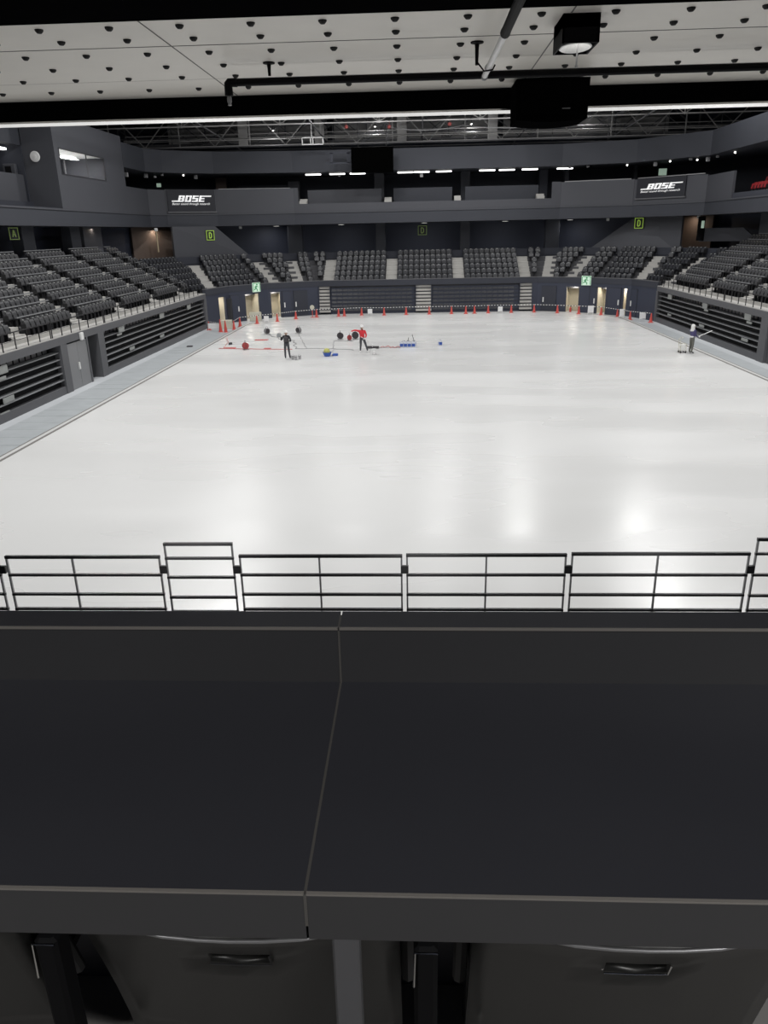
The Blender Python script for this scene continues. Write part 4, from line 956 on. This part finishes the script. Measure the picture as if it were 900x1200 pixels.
def limbs(n, arms, legs):
    for s in 'lr':
        a = arms[s]; n['sho_'+s] = (a[0],.072); n['elb_'+s] = (a[1],.052); n['wri_'+s] = (a[2],.038); n['han_'+s] = (a[3],.044)
        g = legs[s]; n['hip_'+s] = (g[0],.098); n['kne_'+s] = (g[1],.070); n['ank_'+s] = (g[2],.050); n['toe_'+s] = (g[3],.042)
    return n
# worker in black, back to the viewer, bundle on the shoulder
n = limbs(base(), {'l':((-.18,0,1.33),(-.30,-.10,1.12),(-.28,-.16,1.34),(-.27,-.14,1.43)), 'r':((.18,0,1.33),(.27,.02,1.06),(.14,.20,1.02),(.06,.24,1.04))},
          {'l':((-.09,0,.86),(-.11,-.02,.47),(-.12,.02,.09),(-.13,.16,.04)), 'r':((.09,0,.86),(.12,.0,.47),(.16,.04,.09),(.18,.18,.04))})
p1 = person('person', (-8.0,46.45,ICE), n, E0, [M['jacketblk'],M['trouser'],M['bootblk'],M['skin'],M['glove']], 'worker in black jacket and white helmet standing, bundle at shoulder', [('han_l',(0,.2,1),(1,0,0),GL),('han_r',(-1,.3,0),(0,0,1),GL)])
face(p1, (0,-.01+.02,1.55), (-.3,.95,0)); helmet(p1, (0,0,1.575))
q = MB(); q.lathe([(.02,-.2),(.12,-.19),(.14,0),(.12,.19),(.02,.2)], n=14, M=Matrix.Rotation(PI/2,4,'X')); q.v = [(v[0]-8.40,v[1]+46.3,v[2]+1.45) for v in q.v]; tag(q.build('cloth_bundle', M['bundle']), 'grey rolled bundle held up by the worker in black', 'bundle')
q = MB(); q.bbox(-.14,.14,-.19,-.10,1.02,1.34,.03); q.build('vest_panel', M['reel'], p1, world=False)
# worker in red, arm out to the side
n = limbs(base(), {'l':((-.18,0,1.33),(-.45,-.06,1.40),(-.68,-.10,1.33),(-.76,-.12,1.30)), 'r':((.18,0,1.33),(.27,-.03,1.06),(.20,-.22,.92),(.15,-.28,.90))},
          {'l':((-.09,0,.86),(-.10,-.04,.47),(-.14,0,.09),(-.15,-.14,.04)), 'r':((.09,0,.86),(.22,-.02,.48),(.33,.04,.09),(.38,-.09,.04))})
p2 = person('person', (-3.55,48.6,ICE), n, E0, [M['jacketred'],M['trouser'],M['boot'],M['skin'],M['glove']], 'worker in red jacket and white helmet, arm stretched sideways', [('han_l',(-1,-.1,-.2),(0,0,1),GL),('han_r',(-.5,-.6,0),(0,0,1),GL)])
face(p2, (0,-.01,1.55), (-.45,-.9,0)); helmet(p2, (0,0,1.575))
q = MB(); q.tube([(-3.62,48.36,1.02),(-3.40,48.32,.91),(-3.1,49.2,.5),(-3.0,50.1,.14)], .018, 6); tag(q.build('brush_pole', M['white']), 'white pole held at the hip by the worker in red', 'pole')
# worker in purple at the right kerb, holding a long pole
n = limbs(base(), {'l':((-.10,.14,1.33),(.06,.18,1.07),(.28,.10,1.00),(.35,.08,1.01)), 'r':((.10,-.14,1.33),(.12,-.16,1.06),(.32,-.06,.96),(.40,-.02,.98))},
          {'l':((-.03,.09,.86),(.0,.11,.47),(-.05,.12,.09),(.09,.14,.04)), 'r':((.03,-.09,.86),(.03,-.12,.47),(.0,-.14,.09),(.14,-.15,.04))})
n['pelvis'] = (n['pelvis'][0], (.12,.14)); n['chest'] = (n['chest'][0], (.125,.16)); n['spine'] = (n['spine'][0], (.115,.14))
p3 = person('person', (16.2,46.5,ICE), n, E0, [M['jacketpur'],M['camo'],M['bootblk'],M['skin'],M['glove']], 'worker in purple jacket, white hood and mottled trousers by rink kerb', [('han_l',(.6,-.7,0),(0,0,1),GL),('han_r',(.6,.7,0),(0,0,1),GL)])
face(p3, (.01,0,1.55), (.95,.2,0))
q = MB(); q.lathe([(.15,-.26),(.135,-.18),(.115,-.10),(.122,.0),(.115,.07),(.08,.12),(.03,.145),(.004,.148)], (-.02,0,1.55), 16); q.build('hood', M['hood'], p3, world=False, smooth=True)
q = MB(); q.lathe([(.155,.93),(.165,.95),(.165,1.0),(.155,1.02)], (0,0,0), 16); q.build('belt', M['hood'], p3, world=False)
q = MB(); q.tube([(16.42,46.46,.93),(16.62,46.5,1.02),(17.35,46.6,1.30)], .024, 8); tag(q.build('long_pole', M['white']), 'long white pole held out by the worker in purple jacket', 'pole')
r = thing('hand_cart', 'cream wire hand cart beside the worker in purple jacket', 'cart', (15.8,46.75,ICE))
q = MB()
for y in (46.6,46.95):
    q.tube([(15.62,y,.08),(15.58,y,.80),(15.72,y,.92)], .014, 6)
    q.tube([(15.95,y,.10),(15.95,y,.55)], .014, 6)
for z in (.12,.35,.55,.78):
    q.tube([(15.6,46.6,z),(15.6,46.95,z)], .010, 6)
q.tube([(15.72,46.6,.92),(15.72,46.95,.92)], .014, 6); q.tube([(15.6,46.6,.55),(15.95,46.6,.55),(15.95,46.95,.55),(15.6,46.95,.55)], .010, 6)
q.build('cart_frame', M['cart'], r)
q = MB(); q.bbox(15.63,15.93,46.62,46.93,.12,.5,.04); q.build('tank', M['barw'], r)
for x in (15.64,15.92):
    for y in (46.58,46.97):
        q = MB(); q.lathe([(.02,-.02),(.06,-.02),(.06,.02),(.02,.02)], n=12, M=Matrix.Rotation(PI/2,4,'X')); q.v = [(v[0]+x,v[1]+y,v[2]+.07) for v in q.v]; q.build('wheel', M['reel'], r)

# ------------------------------------------------------------------ near stand railing
q = MB(); q.box(-12, 12, 6.0, 9.35, 1.9, 2.16); struct('floor_near_stand', q, M['terrace'])
q = MB(); q.box(-12, 12, 9.25, 9.45, -.1, 2.16); struct('wall_near_stand', q, M['fascia'])
def panel(x0, x1, zt, rails, mids, label):
    r = thing('rail_panel', label, 'railing', ((x0+x1)/2, 9.2, 2.16), 0, 'railing panels in front of the counter')
    for z in [zt] + rails:
        q = MB(); q.bar((x0,9.2,z),(x1,9.2,z), .04, .04 if z == zt else .032); q.build('rail', M['rail'], r)
    for x in (x0+.012, x1-.012):
        q = MB(); q.bar((x,9.2,2.16),(x,9.2,zt+.018), .022, .030); q.build('post', M['post'], r)
    for x in mids:
        q = MB(); q.bar((x,9.2,2.16),(x,9.2,zt), .022, .03); q.build('mid_post', M['post'], r)
    for x in ((x1+.03,) if x1 < 5 else ()):
        q = MB(); q.bbox(x-.05, x+.05, 9.175, 9.225, 2.925, 3.035, .006); q.build('clamp', M['rail'], r)
LR = [2.90, 2.61, 2.385]
panel(-7.6, -5.70, 3.165, LR, [-6.6], 'black railing panel only peeping in at the left frame edge')
panel(-5.60, -3.475, 3.165, LR, [-4.68], 'black railing panel left of the narrow taller railing')
panel(-3.405, -2.475, 3.35, [3.145,2.865,2.565,2.345], [], 'narrow taller black railing panel rising above its neighbours')
panel(-2.405, -.225, 3.175, LR, [-1.33], 'black railing panel just right of the narrow taller railing')
panel(-.175, 1.925, 3.185, LR, [.88], 'black railing panel in the middle, second right of narrow taller railing')
panel(1.985, 4.27, 3.2, LR, [3.10], 'black railing panel third right of the narrow taller railing')
panel(4.33, 5.3, 3.40, [3.2,2.9,2.6,2.385], [], 'taller black railing panel cut by the right frame edge')

# ------------------------------------------------------------------ counter in front of the camera
FL = 5.7
q = MB(); q.box(-7, 7, -3.5, 1.25, FL-.25, FL); struct('floor_gallery', q, M['carpet'])
q = MB(); q.box(-7, 7, 1.165, 1.21, FL, 6.45); struct('wall_parapet', q, M['counter'])
q = MB(); q.box(-7, 7, -3.7, -3.5, FL-.25, 9.0); struct('wall_back', q, M['navy'])
for x0, x1, l in ((-2.3,-.1415,'black counter section on the side of the pale support leg'),(-.1385,2.3,'black counter section over the chair with chrome-edged slot')):
    r = thing('counter', l, 'counter', ((x0+x1)/2, .93, FL), 0)
    q = MB(); q.box(x0, x1, .700, 1.157, 6.40, 6.45); q.build('worktop', M['counter'], r)
    q = MB(); q.box(x0, x1, .695, .702, 6.378, 6.4485); q.build('front_edge', M['counter_face'], r)
    q = MB(); q.box(x0, x1, .6945, .699, 6.4485, 6.4515); q.build('edge_strip', M['edge'], r)
    q = MB(); q.box(x0, x1, 1.157, 1.213, 6.45, 6.556); q.build('upstand', M['counter_face'], r)
    q = MB(); q.box(x0, x1, 1.155, 1.215, 6.556, 6.560); q.build('cap', M['counter'], r)
    q = MB(); q.box(x0, x1, 1.1535, 1.1565, 6.5555, 6.5605); q.build('edge_strip', M['edge'], r)
    if x0 < -1:
        q = MB(); q.box(x1-.0004, x1+.0034, .6943, 1.16, 6.40, 6.4502); q.box(x1-.0004, x1+.0034, 1.1562, 1.2, 6.45, 6.5603); q.build('joint_light_strip', M['seam'], r)  # pale upstand strip stands in for light leaking through the gap
        q = MB(); q.bbox(-.112, -.078, .705, .735, FL, 6.40, .003); q.build('support_leg', M['fascia'], r)
    for xx in ((-1.6,) if x0 < -1 else (1.2,)):
        q = MB(); q.bbox(xx-.02, xx+.02, .80, .86, FL, 6.40, .003); q.build('support_leg', M['doorgrey'], r)
def chair(cx, label, slot=True):
    r = thing('gallery_chair', label, 'chair', (cx, .95, FL), 0, 'black chairs pushed under the counter')
    xs_ = [-.215,-.19,-.14,-.09,-.042,.0,.042,.09,.14,.19,.215]
    zs_ = [0,.06,.15,.23,.275,.30,.325,.345,.355]
    def pt(x, j, back):
        z = zs_[j]; top = max(0, (z-.30)/.055); w = 1-.10*top*top if abs(x) > .1 else 1
        y = .852 - .10*(z/.355)**1.2 - .03*(1-(x/.215)**2) + (.018 if back else 0)
        rib = .007 if (abs(x) >= .19 or j >= 7) and not back else 0
        return (cx + x*w, y - rib, FL + .293 + z)
    nx, nz = len(xs_), len(zs_); q = MB(); vs = []
    for bk in (0,1): vs += [pt(x, j, bk) for j in range(nz) for x in xs_]
    N = nx*nz; fs = []
    hole = {(4,4),(5,4)}
    for j in range(nz-1):
        for i in range(nx-1):
            a = j*nx+i
            if (i,j) in hole:
                if i == 4: fs.append((a, a+nx, N+a+nx, N+a))
                if i == 5: fs.append((a+1, a+1+nx, N+a+1+nx, N+a+1))
                fs.append((a, a+1, N+a+1, N+a)); fs.append((a+nx, a+nx+1, N+a+nx+1, N+a+nx)); continue
            fs += [(a,a+1,a+1+nx,a+nx), (N+a,N+a+nx,N+a+1+nx,N+a+1)]
    for j in range(nz-1):
        for i in (0, nx-1): a = j*nx+i; fs.append((a,a+nx,N+a+nx,N+a))
    for i in range(nx-1):
        for j in (0, nz-1): a = j*nx+i; fs.append((a,a+1,N+a+1,N+a))
    q.add(vs, fs); bo = q.build('backrest', M['chair'], r, smooth=True)
    q = MB(); q.tube([Vector(pt(x, nz-1, 0))+Vector((0,-.002,.001)) for x in xs_[2:-2]], .0028, 6); q.build('top_trim', M['steel'], bo, smooth=True)
    q = MB(); q.tube([Vector(pt(x, 4, 0))+Vector((0,-.003,0)) for x in xs_[4:7]] + [Vector(pt(xs_[6],5,0))+Vector((0,-.003,0))], .0012, 6); q.build('slot_trim', M['chrome'] if slot else M['seat_leg'], bo)
    q = MB(); q.bbox(cx-.21, cx+.21, .86, 1.13, FL+.40, FL+.44, .012); q.build('seat', M['chair'], r)
    for x in (-.18,.18):
        for y, y2 in ((.88,.86),(1.08,1.10)):
            q = MB(); q.tube([(cx+x,y,FL+.41),(cx+x*1.05,y2,FL)], .013, 8); q.build('leg', M['seat_leg'], r)
    for s in (-1,1):
        q = MB(); q.tube([(cx+s*.225,.87,FL+.40),(cx+s*.225,.815,FL+.60)], .011, 8); q.build('back_frame', M['seat_leg'], r)
    q = MB(); q.bbox(cx-.295, cx-.262, .76, .80, FL+.30, FL+.585, .006); hb = q.build('side_bracket', M['black'], r)
    q = MB(); q.tube([(cx-.262,.757,FL+.583),(cx-.293,.757,FL+.583),(cx-.295,.757,FL+.52)], .0016, 6); q.build('bracket_trim', M['chrome'], hb)
    q = MB(); q.tube([(cx-.278,.79,FL+.32),(cx-.2,.81,FL+.34)], .01, 6); q.build('bracket_pin', M['chrome'], hb)
chair(.285, 'black chair under the counter with chrome-edged slot in its back')
chair(-.245, 'black chair under counter between pale support leg and the leftmost chair', False)
chair(-.775, 'leftmost black chair under the counter, cut by the frame edge', False)

# ------------------------------------------------------------------ concrete ceiling over the gallery
CZ = 8.82
q = MB(); q.box(-14, 14, 6.6, 10.62, CZ, CZ+.3); ceil = struct('ceiling', q, M['concrete'])
q = MB(); q.box(-14, 14, -3.9, 6.74, CZ-.06, CZ+.29); struct('ceiling_soffit', q, M['soffit'])
q = MB(); q.box(-14, 14, 10.6, 10.95, 8.592, CZ+.3); struct('beam', q, M['soffit'])
q = MB(); q.poly([(-14,10.59,8.572),(-14,10.685,8.546),(-14,10.685,8.592),(-14,10.59,8.592)], (28,0,0)); struct('trim_10', q, M['alu'])
q = MB()
for y in (7.16,7.59,8.14,8.73,9.30,10.0):
    xx = -.2-.59*14 + (0)
    while xx < 9:
        q.lathe([(.036,.0),(.034,-.012),(.019,-.028),(.003,-.031)], (xx + .02*(9-y)/2, y + .012*(0-xx)*.0, CZ+.001), 10); xx += .59
struct('ceiling_tie_holes', q, M['plug'], ceil)
q = MB()
for x in (-2.24, 1.24): q.box(x-.006, x+.006, 6.74, 10.6, CZ-.003, CZ+.01)
for y in (7.88,): q.box(-14, 14, y-.006, y+.006, CZ-.003, CZ+.01)
q.box(-14, 14, 9.47, 9.474, CZ-.001, CZ+.01)
struct('ceiling_joints', q, M['joint'], ceil)

r = thing('sprinkler_pipe', 'black ceiling pipe with white branch and sprinkler heads', 'pipe', (0,8.71,8.65))
q = MB(); q.tube([(-1.90,8.71,8.65),(9,8.71,8.65)], .036, 10); q.build('main_pipe', M['black'], r)
q = MB(); q.tube([(-1.84,8.71,8.65),(-1.915,8.71,8.65),(-1.93,8.71,8.635),(-1.93,8.71,8.53)], .043, 10); q.build('elbow', M['black'], r)
h = MB(); h.lathe([(.018,0),(.024,-.02),(.024,-.05),(.014,-.075),(.022,-.085),(.004,-.09)], (-1.93,8.71,8.53), 10); h.build('sprinkler_head', M['post'], r)
q = MB(); q.tube([(.67,6.68,8.60),(.67,8.70,8.635)], .027, 12); q.build('white_branch', M['white'], r)
q = MB(); q.tube([(.67,5.6,8.60),(.67,6.6,8.60),(.67,6.74,8.60)], [.036,.036,.040], 12); q.build('black_sleeve', M['black'], r)
for y in (8.2,8.66):
    q = MB(); q.tube([(.67,y,8.628),(.67,y+.05,8.629)], .034, 12); q.build('coupling', M['post'], r)
for x, y, hgt in ((-1.5,8.71,.12),(.55,8.1,.19),(4.2,8.71,.14)):
    q = MB(); q.lathe([(.06,0),(.06,-.012),(.022,-.02),(.018,-.05),(.014,-hgt)], (x,y,CZ), 10); q.build('hanger', M['black'], r)
q = MB(); q.tube([(.55,8.1,8.66),(.62,8.1,8.58),(.70,8.1,8.59),(.72,8.1,8.63)], .008, 6); q.build('hanger_strap', M['black'], r)

r = thing('downlight', 'black box downlight with white round reflector under concrete ceiling', 'light', (1.33,7.42,8.60))
q = MB(); 
for (a,b,c,d) in ((1.18,1.195,7.2,7.66),(1.465,1.48,7.2,7.66),(1.18,1.48,7.2,7.215),(1.18,1.48,7.645,7.66)): q.box(a,b,c,d,8.61,CZ+.01)
q.box(1.18,1.48,7.2,7.66,8.72,CZ+.01); q.build('box_housing', M['black'], r)
q = MB(); fr_ = []
for k in range(25):
    a = 2*PI*k/24; fr_.append([(1.33+.125*math.cos(a),7.43+.19*math.sin(a),8.612),(1.33+.05*math.cos(a),7.43+.08*math.sin(a),8.70),(1.33+.05*math.cos(a),7.43+.08*math.sin(a),8.71),(1.33+.135*math.cos(a),7.43+.20*math.sin(a),8.618)])
q.loft(fr_, caps=False); q.build('reflector', M['white'], r)
q = MB(); q.lathe([(.02,0),(.05,0),(.05,.012)], (1.33,7.43,8.70), 14); q.build('lens', M['dl_lens'], r)
q = MB(); q.tube([(1.35,7.44,8.70),(1.35,7.44,8.48)], .008, 8); q.tube([(1.35,7.44,8.49),(1.35,7.44,8.475)], .013, 8); q.build('sensor_rod', M['post'], r)

r = thing('ceiling_speaker', 'bulky black loudspeaker box under the dark beam, rounded below', 'speaker', (1.52,10.0,8.33))
q = MB(); prof = []
for k in range(9):
    t = -1+k/4; prof.append((1.52+.40*t, 8.355-.028*(1-t*t)))
q.poly([(x,9.72,z) for x, z in prof] + [(1.93,9.72,8.77),(1.11,9.72,8.77)], (0,.6,0)); q.build('cabinet', M['soffit'], r)
q = MB(); q.bbox(1.16,1.88,9.70,9.72,8.40,8.74,.005); q.build('grille', M['soffit'], r)
q = MB(); q.box(1.40,1.64,9.9,10.1,8.76,CZ+.01); q.build('mount', M['soffit'], r)
q = MB(); q.box(1.63,1.72,9.694,9.702,8.455,8.465); q.build('badge', M['steel'], r)

# ------------------------------------------------------------------ camera, world, view
cam = bpy.data.cameras.new('camera'); cam.sensor_fit = 'HORIZONTAL'; cam.sensor_width = 36; cam.lens = 890/900*36; cam.clip_start = .05; cam.clip_end = 300
co = bpy.data.objects.new('camera', cam); COL.objects.link(co)
x, d, f = [Vector(v) for v in R_CAM]
co.matrix_world = Matrix(((x.x,-d.x,-f.x,0),(x.y,-d.y,-f.y,0),(x.z,-d.z,-f.z,H),(0,0,0,1)))
sc.camera = co
w = bpy.data.worlds.new('world'); sc.world = w; w.use_nodes = True
w.node_tree.nodes['Background'].inputs[0].default_value = (.02,.022,.026,1); w.node_tree.nodes['Background'].inputs[1].default_value = .4
sc.cycles.use_denoising = True
sc.cycles.max_bounces = 8; sc.cycles.diffuse_bounces = 5
sc.view_settings.view_transform = 'Standard'; sc.view_settings.look = 'None'; sc.view_settings.gamma = 1.; sc.view_settings.use_curve_mapping = False
sc.view_settings.exposure = 0.
